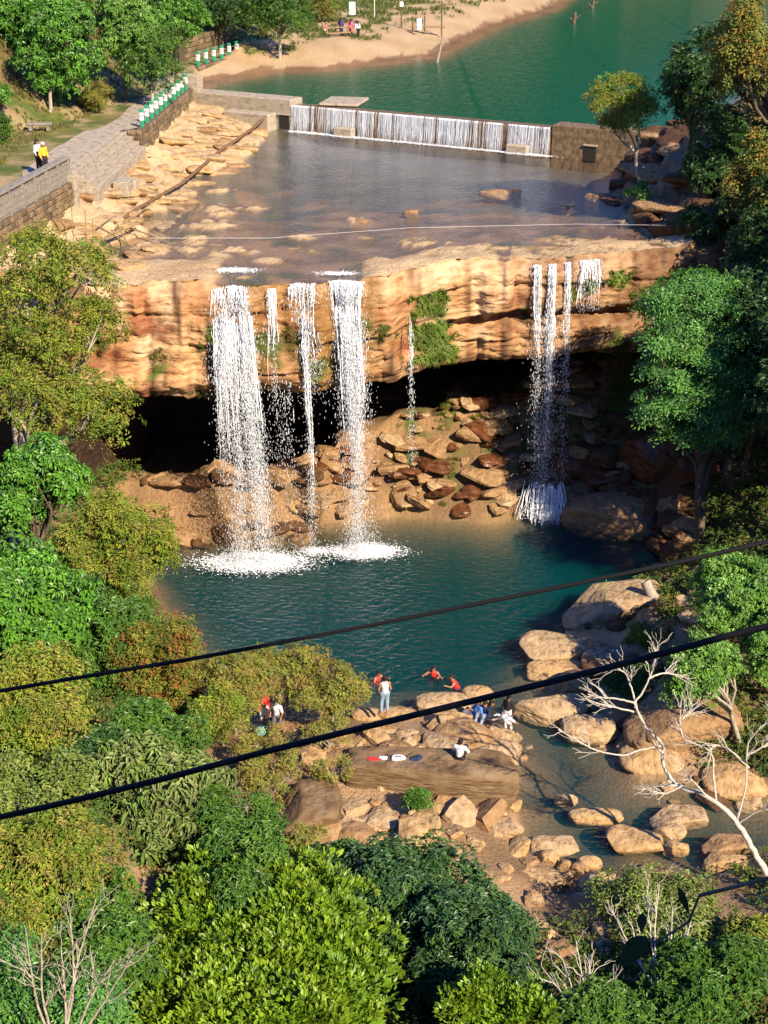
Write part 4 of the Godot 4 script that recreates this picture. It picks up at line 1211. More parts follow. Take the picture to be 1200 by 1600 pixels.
func simple_tree(called: String, label: String, kind: String, crown: Array, n := 5, density := 1.0, bark: Material = null, foot := Vector3(0, 0, 0), holes := .22) -> Node3D:
	var c: Vector3 = crown[0]
	return tree(called, label, kind, ground(c + foot), lobes_in(crown, n), density, bark, "trees of the gorge", 0.0, holes)

func build_trees() -> void:
	# left woods, from the ledge down to the lookout
	tree("broadleaf_tree", "olive green tree with bare pale limbs in front of the ledge's left end", "olive", on_lower(-17.5, 59.0), [[Vector3(-15.24, 17.01, -61), Vector3(1.75, 1.2, 1.75)], [Vector3(-13.52, 16.28, -60.5), Vector3(1.75, 1.35, 1.75)], [Vector3(-15.79, 14.98, -60), Vector3(1.69, 1.8, 1.69)], [Vector3(-14.57, 13.06, -60), Vector3(1.57, 1.37, 1.57)], [Vector3(-12.89, 10.54, -59), Vector3(1.72, 1.53, 1.72)], [Vector3(-15.41, 11.15, -59), Vector3(2, 1.82, 2)], [Vector3(-16.62, 12.61, -60), Vector3(1.43, 1.83, 1.43)], [Vector3(-12.96, 14.08, -61), Vector3(1.01, 0.92, 1.01)]], 1.5, M.bark_pale)
	simple_tree("broadleaf_tree", "dense glossy green tree below the olive tree at the left edge", "glossy", [Vector3(-15.23, 8.26, -55), Vector3(1.98, 2.39, 1.98)], 6, 1.4)
	simple_tree("broadleaf_tree", "large-leaved bright green tree at the left edge above the upper cable", "glossy", [Vector3(-13.69, 6.5, -48), Vector3(2.36, 2.91, 2.36)], 7, 1.4)
	simple_tree("broadleaf_tree", "tall grey-green tree standing against the pool's left shore", "olive", [Vector3(-11.75, 4.72, -55), Vector3(2.36, 3.29, 2.36)], 8, 1.4, M.bark_pale)
	simple_tree("broadleaf_tree", "dark green tree between the bright one and the pool", "mid", [Vector3(-11.4, 3.9, -50), Vector3(2.36, 2.37, 2.36)], 6, 1.3)
	simple_tree("broadleaf_tree", "tree with reddish leaf tips leaning over the pool's left shore", "red", [Vector3(-8.95, 3.14, -49), Vector3(1.71, 2.54, 1.71)], 7, 1.4)
	simple_tree("broadleaf_tree", "fresh green tree just above the lower cable on the left", "mid", [Vector3(-8.43, 4.62, -42), Vector3(1.82, 1.46, 1.82)], 6, 1.3)
	simple_tree("broadleaf_tree", "shaggy green tree at the left edge between the cables", "olive", [Vector3(-11.46, 7.32, -39.5), Vector3(2.12, 1.7, 2.12)], 6, 1.2)
	simple_tree("broadleaf_tree", "pale drooping large-leaved tree in the middle of the left woods", "big", [Vector3(-7.21, 4.67, -37.5), Vector3(2.34, 1.96, 2.34)], 8, 1.5, M.bark)
	simple_tree("broadleaf_tree", "domed olive tree at the lower left edge", "olive", [Vector3(-8.95, 8.75, -29.5), Vector3(1.82, 1.65, 1.82)], 7, 1.5)
	simple_tree("broadleaf_tree", "ragged twiggy tree at the left edge under the lower cable", "sparse", [Vector3(-10.8, 7.02, -35.5), Vector3(1.77, 1.21, 1.77)], 5, 1.2, M.bark_pale)
	simple_tree("broadleaf_tree", "feathery bright green tree in the bottom left corner", "feather", [Vector3(-8.72, 9.09, -25), Vector3(1.19, 1.27, 1.19)], 5, 1.2)
	simple_tree("broadleaf_tree", "dark leafy tree behind the dead stems at the lower left", "mid", [Vector3(-7.31, 7.44, -27.5), Vector3(1.62, 1.3, 1.62)], 6, 1.2)
	simple_tree("broadleaf_tree", "leafy green tree between the drooping and the lime green trees", "mid", [Vector3(-3.87, 5.64, -33), Vector3(1.7, 1.41, 1.7)], 6, 1.4)
	simple_tree("broadleaf_tree", "broad lime green tree in the bottom foreground", "lime", [Vector3(-3.56, 4.89, -30), Vector3(3.82, 1.8, 3.82)], 13, 1.7)
	simple_tree("broadleaf_tree", "blue-green tree at the foot of the slope left of the stream", "blue", [Vector3(0.8, 3.48, -35), Vector3(2.21, 1.6, 2.21)], 8, 1.5)
	simple_tree("broadleaf_tree", "dark blue-green tree in the bottom foreground right of the lime one", "blue", [Vector3(2.63, 3.75, -32), Vector3(2.17, 1.7, 2.17)], 9, 1.6)
	simple_tree("broadleaf_tree", "yellow-green treetop at the bottom edge of the view", "lime", [Vector3(3.05, 4.46, -29), Vector3(1.48, 0.93, 1.48)], 5, 1.5)
	simple_tree("broadleaf_tree", "green tree under bare twigs in the lower right corner", "mid", [Vector3(9.61, 3.35, -31), Vector3(1.75, 1.38, 1.75)], 6, 1.3)
	simple_tree("broadleaf_tree", "yellowish tree with pale bare twigs below the stream", "sparse", [Vector3(8.97, 1.71, -36), Vector3(1.98, 1.67, 1.98)], 7, 1.6, M.bleached)
	simple_tree("broadleaf_tree", "low green tree at the bottom below the grey rock", "mid", [Vector3(5.77, 4.23, -29), Vector3(1.48, 0.84, 1.48)], 5, 1.2)
	# shrubs along the near shore
	simple_tree("shrub", "yellow-green shrub at the pool's near shore, leftmost of the row", "shrub", [Vector3(-6.05, 2.53, -49), Vector3(1.51, 1.33, 1.51)], 5, 1.7, M.bark_pale, Vector3(0, 0, .4), .36)
	simple_tree("shrub", "yellow-green shrub above the man in white shirt and shorts", "shrub", [Vector3(-4.21, 2.43, -49.5), Vector3(1.79, 1.18, 1.79)], 5, 1.7, M.bark_pale, Vector3(0, 0, .4), .36)
	simple_tree("shrub", "yellow-green shrub left of the man in vest and jeans", "shrub", [Vector3(-1.94, 2.3, -48.5), Vector3(1.76, 1.16, 1.76)], 5, 1.7, M.bark_pale, Vector3(0, 0, .6), .36)
	simple_tree("shrub", "thin shrub in front of the man in shorts", "shrub", [Vector3(-2.14, 1.88, -46.5), Vector3(0.91, 0.64, 0.91)], 4, .7, M.bark_pale, Vector3(0, 0, .4), .1)
	simple_tree("shrub", "sparse yellowish shrub growing on the rocks left of the slab", "shrub", [Vector3(-4.07, 1.9, -43.5), Vector3(1.48, 1.4, 1.48)], 5, .9, M.bark_pale, Vector3(0, 0, .4), .1)
	simple_tree("shrub", "thin bush at the left end of the slab", "shrub", [Vector3(-1.93, 1.83, -44), Vector3(0.77, 1.03, 0.77)], 4, .7, M.bark_pale, Vector3(0, 0, .2), .05)
	simple_tree("shrub", "olive shrub at the wood's edge below the pool's left corner", "olive", [Vector3(-6.45, 2.15, -47), Vector3(1.14, 1.62, 1.14)], 5, 1.3, M.bark_pale)
	simple_tree("shrub", "small fern-green bush tucked under the slab's front", "mid", [Vector3(1.3, 1.4, -42.6), Vector3(0.4, 0.3, 0.4)], 3, 1.5)
	for q in [["thin yellowish bush on the pale rock below the man in shorts", [Vector3(-4.84, 2.5, -44.5), Vector3(1.09, 0.88, 1.09)], .8, "shrub"], ["wispy bush among the rocks between slab and lime green tree", [Vector3(-2.82, 2.58, -38.5), Vector3(0.98, 0.81, 0.98)], .8, "shrub"], ["green bush at the left foot of the pale rock", [Vector3(-4.65, 2.62, -39.5), Vector3(1.11, 1.06, 1.11)], 1.2, "mid"], ["spiky green bush on the slope right of the leafy green tree", [Vector3(-1.66, 3.52, -36.5), Vector3(0.87, 0.7, 0.87)], 1.2, "mid"], ["little bush on the stony ground by the low tan rock", [Vector3(5.19, -0.01, -39.3), Vector3(0.45, 0.29, 0.45)], 1.2, "mid"], ["low bush on the right bank below the great sloping slab", [Vector3(11.43, 1.28, -54.5), Vector3(0.86, 0.55, 0.86)], 1.2, "olive"], ["low dark bush beneath the grey-topped boulder", [Vector3(10.34, 1.6, -50.5), Vector3(1.07, 0.51, 1.07)], 1.2, "dark"], ["weedy bush behind the leaning stump", [Vector3(13.78, 2.25, -56), Vector3(1.1, 0.56, 1.1)], 1.0, "shrub"]]:
		simple_tree("shrub", q[0], q[3], q[1], 4, q[2], M.bark_pale, Vector3.ZERO, .2)
	simple_tree("broadleaf_tree", "fresh tree filling the gap right of the domed olive tree", "mid", [Vector3(-7.64, 7.04, -30), Vector3(1.22, 1.11, 1.22)], 5, 1.2)
	simple_tree("broadleaf_tree", "leafy tree just right of the pale drooping tree", "mid", [Vector3(-5.33, 4.67, -36.5), Vector3(1.19, 1.31, 1.19)], 5, 1.2)
	simple_tree("broadleaf_tree", "strap-leaved dark tree at the left between the cables", "dark", [Vector3(-10.01, 5.89, -39), Vector3(1.7, 1.18, 1.7)], 5, 1.3)
	simple_tree("broadleaf_tree", "grassy green tree at the bottom left behind the dead stems", "feather", [Vector3(-7.24, 8.7, -24.5), Vector3(1.33, 0.94, 1.33)], 5, 1.2)
	simple_tree("broadleaf_tree", "olive tree at the left edge below the domed one", "olive", [Vector3(-9.63, 8.15, -28), Vector3(1.18, 1.04, 1.18)], 5, 1.2)
	simple_tree("broadleaf_tree", "glossy pale green tree cut by the right edge under the upper cable", "bright", [Vector3(14.88, 4.77, -48), Vector3(1.26, 1.74, 1.26)], 5, 1.3, M.bark_pale, Vector3(2.0, 0, 0))
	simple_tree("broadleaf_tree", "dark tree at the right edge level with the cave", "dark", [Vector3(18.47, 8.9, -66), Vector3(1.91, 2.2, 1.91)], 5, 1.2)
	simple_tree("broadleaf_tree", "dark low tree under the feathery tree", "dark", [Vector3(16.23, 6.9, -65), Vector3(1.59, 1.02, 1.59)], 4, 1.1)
	simple_tree("broadleaf_tree", "dark tree right of the slender one above the ledge", "dark", [Vector3(19.59, 19.28, -80), Vector3(1.78, 2.27, 1.78)], 5, 1.2)
	simple_tree("broadleaf_tree", "dark tree above the ledge's right end", "dark", [Vector3(17.91, 14.74, -75), Vector3(1.72, 1.65, 1.72)], 5, 1.2)
	simple_tree("broadleaf_tree", "small leafy tree at the right edge near the bottom", "olive", [Vector3(11.64, 2.44, -34), Vector3(0.99, 0.85, 0.99)], 4, 1.2)
	# an unseen tree added behind the viewer, its crown placed to shade the near leaf
	tree("broadleaf_tree", "unseen tree added behind the lookout to shade the near twig", "dark", Vector3(3.6, lower_h(3.6, -5.5), 5.5), [[Vector3(4.5, 35.4, 2.2), Vector3(2.0, 1.6, 2.0)], [Vector3(5.8, 37.0, 3.8), Vector3(2.4, 2, 2.4)], [Vector3(3.4, 34.2, .9), Vector3(1.0, .8, 1.0)]], 1.3)
	# right bank
	simple_tree("broadleaf_tree", "glossy pale green tree on the right bank above the bleached branches", "bright", [Vector3(14.07, 5.98, -50), Vector3(2.01, 1.92, 2.01)], 7, 1.6, M.bark_pale, Vector3(2.0, 0, 0))
	simple_tree("broadleaf_tree", "lower pale green tree at the right edge beside the dappled boulder", "bright", [Vector3(12.33, 4.21, -47), Vector3(1.55, 1.59, 1.55)], 6, 1.2, M.bark_pale, Vector3(2.0, 0, 0))
	tree("broadleaf_tree", "feathery green tree in layered tiers beside the falls", "feather", on_lower(16.5, 65.0), [[Vector3(15.19, 14.51, -65.8), Vector3(1.29, 0.39, 1.29)], [Vector3(14.11, 13.9, -65.5), Vector3(1.47, 0.42, 1.47)], [Vector3(15.78, 13.42, -65.2), Vector3(1.41, 0.46, 1.41)], [Vector3(13.19, 13.18, -66), Vector3(1.05, 0.33, 1.05)], [Vector3(14.43, 12.69, -65), Vector3(1.6, 0.42, 1.6)], [Vector3(16.19, 12.05, -65), Vector3(1.36, 0.46, 1.36)], [Vector3(13.34, 12.01, -64.6), Vector3(1.23, 0.36, 1.23)], [Vector3(14.94, 11.37, -64.6), Vector3(1.72, 0.43, 1.72)], [Vector3(16.4, 10.56, -64.6), Vector3(1.36, 0.46, 1.36)], [Vector3(13.74, 10.47, -64.4), Vector3(1.48, 0.39, 1.48)], [Vector3(15.47, 9.72, -64.2), Vector3(1.86, 0.46, 1.86)], [Vector3(13.48, 9.14, -64), Vector3(1.43, 0.36, 1.43)], [Vector3(16.9, 8.97, -64), Vector3(1.24, 0.46, 1.24)], [Vector3(15.02, 8.72, -63.8), Vector3(1.61, 0.43, 1.61)], [Vector3(13.04, 8.39, -63.8), Vector3(0.93, 0.3, 0.93)], [Vector3(16.15, 7.87, -63.6), Vector3(1.55, 0.46, 1.55)], [Vector3(14.58, 7.61, -63.4), Vector3(1.18, 0.33, 1.18)]], 1.7, M.bark)
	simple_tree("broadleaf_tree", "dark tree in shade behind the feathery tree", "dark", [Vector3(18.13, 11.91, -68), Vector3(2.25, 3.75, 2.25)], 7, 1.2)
	simple_tree("broadleaf_tree", "dark leafy tree on the right bank above the ledge", "dark", [Vector3(17.63, 21.75, -82), Vector3(2.09, 2.87, 2.09)], 7, 1.5)
	tree("broadleaf_tree", "slender tree leaning from the right bank in front of the lake", "olive", on_upper(15.3, 83.5), [[Vector3(13.77, 20.69, -84.5), Vector3(1.27, 0.87, 1.27)], [Vector3(12.81, 20.05, -84), Vector3(1.11, 0.71, 1.11)], [Vector3(14.86, 19.87, -84), Vector3(1.12, 0.87, 1.12)], [Vector3(13.99, 19.14, -84), Vector3(1.27, 0.71, 1.27)], [Vector3(13.24, 18.81, -83.8), Vector3(0.67, 0.48, 0.67)]], 1.5, M.bark_pale, "trees of the gorge", .13, .2)
	simple_tree("broadleaf_tree", "yellow autumn tree at the top right edge", "autumn", [Vector3(18.49, 23.66, -75), Vector3(1.9, 3.31, 1.9)], 8, 2.2, null, Vector3(3.0, 0, 0))
	simple_tree("broadleaf_tree", "orange-tinted tree low at the right edge above the shaded woods", "autumn", [Vector3(19.12, 17.45, -72), Vector3(1.47, 2.61, 1.47)], 6, 2.0, null, Vector3(2.0, 0, 0))
	simple_tree("broadleaf_tree", "dark tree between the autumn tree and the right bank ledges", "dark", [Vector3(17.92, 17.56, -78), Vector3(1.69, 2.8, 1.69)], 6, 1.3)
	simple_tree("broadleaf_tree", "shadowy tree at the right edge below the orange-tinted one", "blue", [Vector3(18.9, 13.66, -70), Vector3(1.95, 2.43, 1.95)], 5, 1.2)
	simple_tree("shrub", "bright little shrub on the dark right bank ledges", "bright", [Vector3(14.7, 15.51, -81), Vector3(0.81, 0.55, 0.81)], 3, 1.3)
	# woods to the right of the view that shade the cove
	for q in [[19.5, 61.0, 12.0, 3.6], [22.5, 66.0, 14.0, 4.2], [20.5, 55.0, 11.0, 3.2], [24.0, 59.0, 15.0, 4.4], [21.0, 71.0, 17.0, 3.6], [23.0, 78.0, 21.0, 4.0]]:
		tree("broadleaf_tree", "dark tree in the woods beyond the right edge, shading the cove", "dark", ground(Vector3(q[0], 0, -q[1])), lobes_in([Vector3(q[0], q[2], -q[1]), Vector3(q[3], q[3] * 1.1, q[3])], 6), .8)
	# the wooded hill behind the lawn
	simple_tree("broadleaf_tree", "tall leafy tree at the top left corner", "glossy", [Vector3(-25.16, 22.31, -103), Vector3(2.45, 2.84, 2.45)], 7, 1.1)
	tree("broadleaf_tree", "green tree with forked pale trunks on the lawn's edge", "glossy", Vector3(-22.35, 17.3, -95.92), [[Vector3(-21.46, 22.13, -97), Vector3(2.1, 1.79, 2.1)], [Vector3(-22.85, 20.92, -97), Vector3(1.61, 1.44, 1.61)], [Vector3(-20.14, 20.51, -97), Vector3(1.53, 1.62, 1.53)], [Vector3(-21.14, 23.23, -98), Vector3(2.11, 1.53, 2.11)], [Vector3(-21.96, 19.29, -97), Vector3(1.28, 1, 1.28)]], 1.5, M.bark_pale, "trees of the gorge", .14)
	simple_tree("broadleaf_tree", "full green tree in the middle of the top left woods", "bright", [Vector3(-18.45, 21.99, -104), Vector3(2.61, 2.63, 2.61)], 7, 1.2)
	tree("broadleaf_tree", "tree with a slim grey trunk beside the path's railing", "mid", Vector3(-16.23, 17.2, -101.06), [[Vector3(-16.39, 20.39, -103), Vector3(1.71, 1.62, 1.71)], [Vector3(-17.2, 19.44, -102), Vector3(1.25, 1.14, 1.25)], [Vector3(-15.42, 19.23, -102), Vector3(1.25, 1.24, 1.25)], [Vector3(-16.24, 21.35, -104), Vector3(1.81, 1.25, 1.81)]], 1.6, M.bark_pale, "trees of the gorge", .13)
	simple_tree("broadleaf_tree", "big dense tree at the top above the stone terrace wall", "glossy", [Vector3(-15.93, 22.06, -112), Vector3(2.32, 2.57, 2.32)], 7, 1.2)
	simple_tree("broadleaf_tree", "shady tree at the top behind the stone terrace", "dark", [Vector3(-14.19, 20.92, -132), Vector3(3.4, 2.72, 3.4)], 6, 1.1)
	tree("broadleaf_tree", "multi-stemmed tree at the beach end of the terrace railing", "mid", Vector3(-9.25, 16.9, -130.16), [[Vector3(-9.58, 20.74, -131), Vector3(2.37, 1.56, 2.37)], [Vector3(-8.14, 19.77, -130), Vector3(1.8, 1.19, 1.8)], [Vector3(-11.02, 19.94, -131), Vector3(1.58, 1.2, 1.58)], [Vector3(-9.05, 21.98, -132), Vector3(2.71, 1.44, 2.71)]], 1.5, M.bark_pale, "trees of the gorge", .16)
	simple_tree("broadleaf_tree", "thin yellow-green tree behind the people on the beach", "autumn", [Vector3(-5.8, 19.57, -150), Vector3(2.19, 2.06, 2.19)], 5, 1.2, M.bark_pale)
	simple_tree("broadleaf_tree", "dark trees' outermost one between terrace and beach", "dark", [Vector3(-12.66, 19.61, -140), Vector3(2.41, 2.89, 2.41)], 5, 1.0)
	simple_tree("shrub", "rounded yellow-green shrub on the bank behind the path", "shrub", [Vector3(-19.76, 17.95, -99), Vector3(1.22, 1.12, 1.22)], 5, 1.6, null, Vector3.ZERO, .5)
	simple_tree("shrub", "bright bush at the left edge by the lawn", "glossy", [Vector3(-24.17, 19.4, -92), Vector3(0.73, 0.69, 0.73)], 3, 1.3)
	simple_tree("shrub", "small yellow bush at the left edge behind the seated pair", "shrub", [Vector3(-22, 16.84, -82), Vector3(0.52, 0.55, 0.52)], 3, 1.3)
	simple_tree("shrub", "leafy bush at the left edge below the yellow hill bush", "mid", [Vector3(-23.3, 17.72, -88), Vector3(0.71, 0.92, 0.71)], 3, 1.2)
	# far hillside woods above the lake
	var xf: Array[Transform3D] = []; var cols := []
	for i in 9000:
		var x := rng.randf_range(-60.0, 75.0); var d := rng.randf_range(222.0, 300.0)
		var h := upper_h(x, d)
		if h < 16.4: continue
		xf.append(Transform3D(Basis(Vector3.UP, rng.randf() * TAU).scaled_local(Vector3.ONE * rng.randf_range(5.0, 9.0)), Vector3(x, h + pow(rng.randf(), .6) * 9.0 * (.7 + .5 * n1.get_noise_2d(x * 8.0, d * 8.0)), -d)))
		cols.append([Color(.05, .1, .02), Color(.08, .13, .025), Color(.11, .14, .03)][rng.randi() % 3])
	tag(scatter(self, "far_woods", clump.dark, xf, cols, M.leaf_matt), "dense woods on the hill across the lake", "woods")
	build_undergrowth()

func build_undergrowth() -> void:
	# low growth under the woods, uncountable
	var xf: Array[Transform3D] = []; var cols := []
	for i in 60000:
		var x := rng.randf_range(-24.0, 24.0); var d := rng.randf_range(19.0, 72.0)
		var w := maxf(sm(-6.5, -9.0, x), maxf(sm(11.5, 14.5, x), sm(37.0, 33.5, d)))
		if d > 64.0: w = maxf(sm(-13.0, -15.0, x), sm(14.5, 17.0, x))
		if rng.randf() > w * .9: continue
		var h := lower_h(x, d)
		if h < .25 or n1.get_noise_2d(x * 8.0, d * 8.0) > .35: continue
		var s := rng.randf_range(.6, 1.1)
		xf.append(Transform3D(Basis.from_euler(Vector3(rng.randfn() * .4, rng.randf() * TAU, rng.randfn() * .4)).scaled_local(Vector3.ONE * s), Vector3(x, h + rng.randf() * .6, -d)))
		cols.append([Color(.07, .12, .02), Color(.1, .14, .025), Color(.05, .1, .02), Color(.14, .13, .04)][rng.randi() % 4] * rng.randf_range(1.1, 1.9))
	var u := scatter(self, "undergrowth", clump.dark, xf, cols, M.leaf_matt)
	tag(u, "low green undergrowth covering the wooded slopes", "undergrowth")
	xf = []; cols = []
	for i in 16000:
		var x := rng.randf_range(-40.0, -14.0); var d := rng.randf_range(78.0, 140.0)
		var wx := line_x(wall_line, d)
		if x > wx - 4.2: continue
		if rng.randf() < .25 + .8 * n1.get_noise_2d(x * 4.0 + 500.0, d * 4.0): continue
		var far := wx - x
		var s := rng.randf_range(.5, 1.1) * (1.0 + sm(6.0, 12.0, far) * 1.6)
		xf.append(Transform3D(Basis(Vector3.UP, rng.randf() * TAU).scaled_local(Vector3.ONE * s), on_upper(x, d)))
		cols.append(Color(.17, .19, .04).lerp(Color(.3, .24, .09), rng.randf()) * rng.randf_range(.7, 1.1))
	for i in 16000:
		var x := rng.randf_range(-14.0, 16.0); var d := rng.randf_range(124.0, 200.0)
		var s0 := shore_dist(Vector3(x, d, 0).x * Vector2.RIGHT + d * Vector2.DOWN, lake_shore)
		if s0 < 3.0 or x < line_x(wall_line, d): continue
		var h := upper_h(x, d)
		if (h - 17.55 + 0.9 * n2.get_noise_2d(x * 6.0, d * 6.0) + 0.7 * n1.get_noise_2d(x * 4.0 + 500.0, d * 4.0)) < .05: continue
		xf.append(Transform3D(Basis(Vector3.UP, rng.randf() * TAU).scaled_local(Vector3.ONE * rng.randf_range(.8, 1.6)), Vector3(x, h, -d)))
		cols.append(Color(.14, .2, .04).lerp(Color(.2, .22, .06), rng.randf()) * rng.randf_range(.7, 1.1))
	var g := scatter(self, "grass", clump.grass, xf, cols, M.leaf_matt)
	tag(g, "short rough grass on the lawn and behind the beach", "grass")
	# green growth on the rubble and moss on the ledge
	xf = []; cols = []
	for i in 5200:
		var x := rng.randf_range(0.5, 13.5); var d := lip(x) + rng.randf_range(-2.0, 5.5)
		var h := lower_h(x, d)
		if h < .6 or n2.get_noise_2d(x * 9.0, d * 9.0) + .06 * h + .15 * sm(9.0, 11.5, x) < .42: continue
		xf.append(Transform3D(Basis.from_euler(Vector3(rng.randfn() * .4, rng.randf() * TAU, rng.randfn() * .4)).scaled_local(Vector3.ONE * rng.randf_range(.35, .8)), Vector3(x, h + .1, -d)))
		cols.append(Color(.13, .22, .02).lerp(Color(.2, .22, .03), rng.randf()) * rng.randf_range(.6, 1.1))
	tag(scatter(self, "weeds", clump.small, xf, cols, M.leaf_matt), "bright green weeds growing over the rubble under the ledge", "weeds")

func hanging_plant(called: String, label: String, kind: String, n: int, x0: float, x1: float, y0: float, y1: float, size: float, c: Array) -> void:
	var xm := (x0 + x1) * .5; var ym := (y0 + y1) * .5
	var root := thing(called, label, "fern", Vector3(xm, y1, -(lip(xm) - cliff_out(xm, y1))), 0.0, "plants on the ledge")
	var xf: Array[Transform3D] = []; var cols := []
	for i in n:
		var x := clampf(xm + rng.randfn() * (x1 - x0) * .27, x0, x1); var y := rng.randf_range(y0, y1)
		var p := Vector3(x, y, -(lip(x) - cliff_out(x, y)) - .05) - root.position
		var up := (Vector3(rng.randfn() * .4, .15 + rng.randfn() * .3, 1.0)).normalized()
		var side := up.cross(Vector3.UP).normalized()
		xf.append(Transform3D(Basis(side, up, side.cross(up)).scaled_local(Vector3.ONE * size * rng.randf_range(.6, 1.2)), p))
		cols.append(c[rng.randi() % c.size()] * rng.randf_range(.75, 1.2))
	scatter(root, "fronds", clump[kind], xf, cols, M.leaf_matt, true)

func build_hanging() -> void:
	var ferny := [Color(.12, .2, .02), Color(.17, .24, .03), Color(.1, .15, .02)]
	hanging_plant("hanging_fern", "large mat of hanging ferns in the middle of the ledge, lower of two", "fern", 110, 1.5, 3.7, 9.3, 11.2, 1.0, ferny)
	hanging_plant("hanging_fern", "tuft of hanging ferns in the middle of the ledge, upper of two", "fern", 50, 1.5, 3.2, 11.7, 12.9, .9, ferny)
	hanging_plant("hanging_fern", "small green fern on the upper ledge right of the slender falls", "fern", 22, 11.7, 12.9, 12.4, 13.2, .7, ferny)
	hanging_plant("hanging_fern", "green fern behind the short veil of the slender falls", "fern", 18, 10.3, 11.2, 12.3, 13.0, .7, ferny)
	hanging_plant("hanging_fern", "dry grass tuft on the ledge left of the broadest waterfall", "fern", 14, -11.6, -10.8, 10.5, 11.0, .6, [Color(.2, .18, .05)])
	hanging_plant("hanging_fern", "little bright plant on the ledge left of the broadest waterfall", "small", 16, -9.2, -8.8, 11.0, 11.4, .6, ferny)
	hanging_plant("hanging_fern", "fern beside the top of the broadest waterfall", "fern", 14, -8.6, -8.0, 11.6, 12.4, .6, ferny)
	hanging_plant("hanging_fern", "bushy plant on the ledge at the edge of the olive tree", "small", 110, -14.8, -12.6, 11.2, 12.6, 1.1, [Color(.13, .19, .02), Color(.18, .22, .03)])
	hanging_plant("hanging_fern", "yellow-green bush on the ledge beside the feathery tree", "small", 90, 13.0, 15.4, 11.3, 12.4, 1.1, [Color(.16, .22, .03), Color(.2, .24, .04)])
	hanging_plant("hanging_fern", "mossy growth behind the tall straight waterfall", "fern", 20, -.8, .6, 11.0, 12.0, .6, [Color(.13, .13, .03)])
	hanging_plant("hanging_fern", "moss patch behind the thin wispy strand", "fern", 16, -5.0, -3.6, 11.2, 12.0, .5, [Color(.14, .16, .03)])
	hanging_plant("hanging_fern", "fringe of moss along the ledge's bottom left of the broadest waterfall", "fern", 24, -9.8, -7.6, 8.4, 8.8, .5, [Color(.1, .12, .02)])

# bare branches
func fork_out(st: SurfaceTool, a: Vector3, dir: Vector3, l: float, r: float, depth: int, wander: float) -> void:
	var b := a + dir * l
	var pts := limb(st, a, b, r, r * .62, .1, 4, 6 if r > .03 else 5)
	if depth <= 0: return
	var n := 2 + (1 if rng.randf() < .5 else 0)
	for i in n:
		var d := (dir + rand_dir() * wander + Vector3.UP * .12).normalized()
		var at := pts[4] if i < 2 else pts[2]
		fork_out(st, at, d, l * rng.randf_range(.55, .85), r * rng.randf_range(.5, .66), depth - 1, wander)

func path_limb(st: SurfaceTool, pts: Array, r0: float, r1: float, twigs: int, twig_len: float, depth := 1) -> void:
	var p := PackedVector3Array(); var rad := PackedFloat32Array()
	var c := Curve3D.new()
	for i in pts.size():
		var t: Vector3 = (pts[mini(i + 1, pts.size() - 1)] - pts[maxi(i - 1, 0)]) * .16
		c.add_point(pts[i], -t, t)
	var n := pts.size() * 5
	for i in n + 1:
		var q := c.sample_baked(c.get_baked_length() * i / n) + rand_dir() * r0 * .25
		p.append(q)
		rad.append(lerpf(r0, r1, float(i) / n) * rng.randf_range(.92, 1.08))
	tube(st, p, rad, 7)
	for i in twigs:
		var k := rng.randi_range(n / 2, n)
		var d := ((p[k] - p[maxi(k - 3, 0)]).normalized() + rand_dir() * .9 + Vector3.UP * .25).normalized()
		fork_out(st, p[k], d, twig_len * rng.randf_range(.5, 1.1), rad[k] * .75, depth, .6)

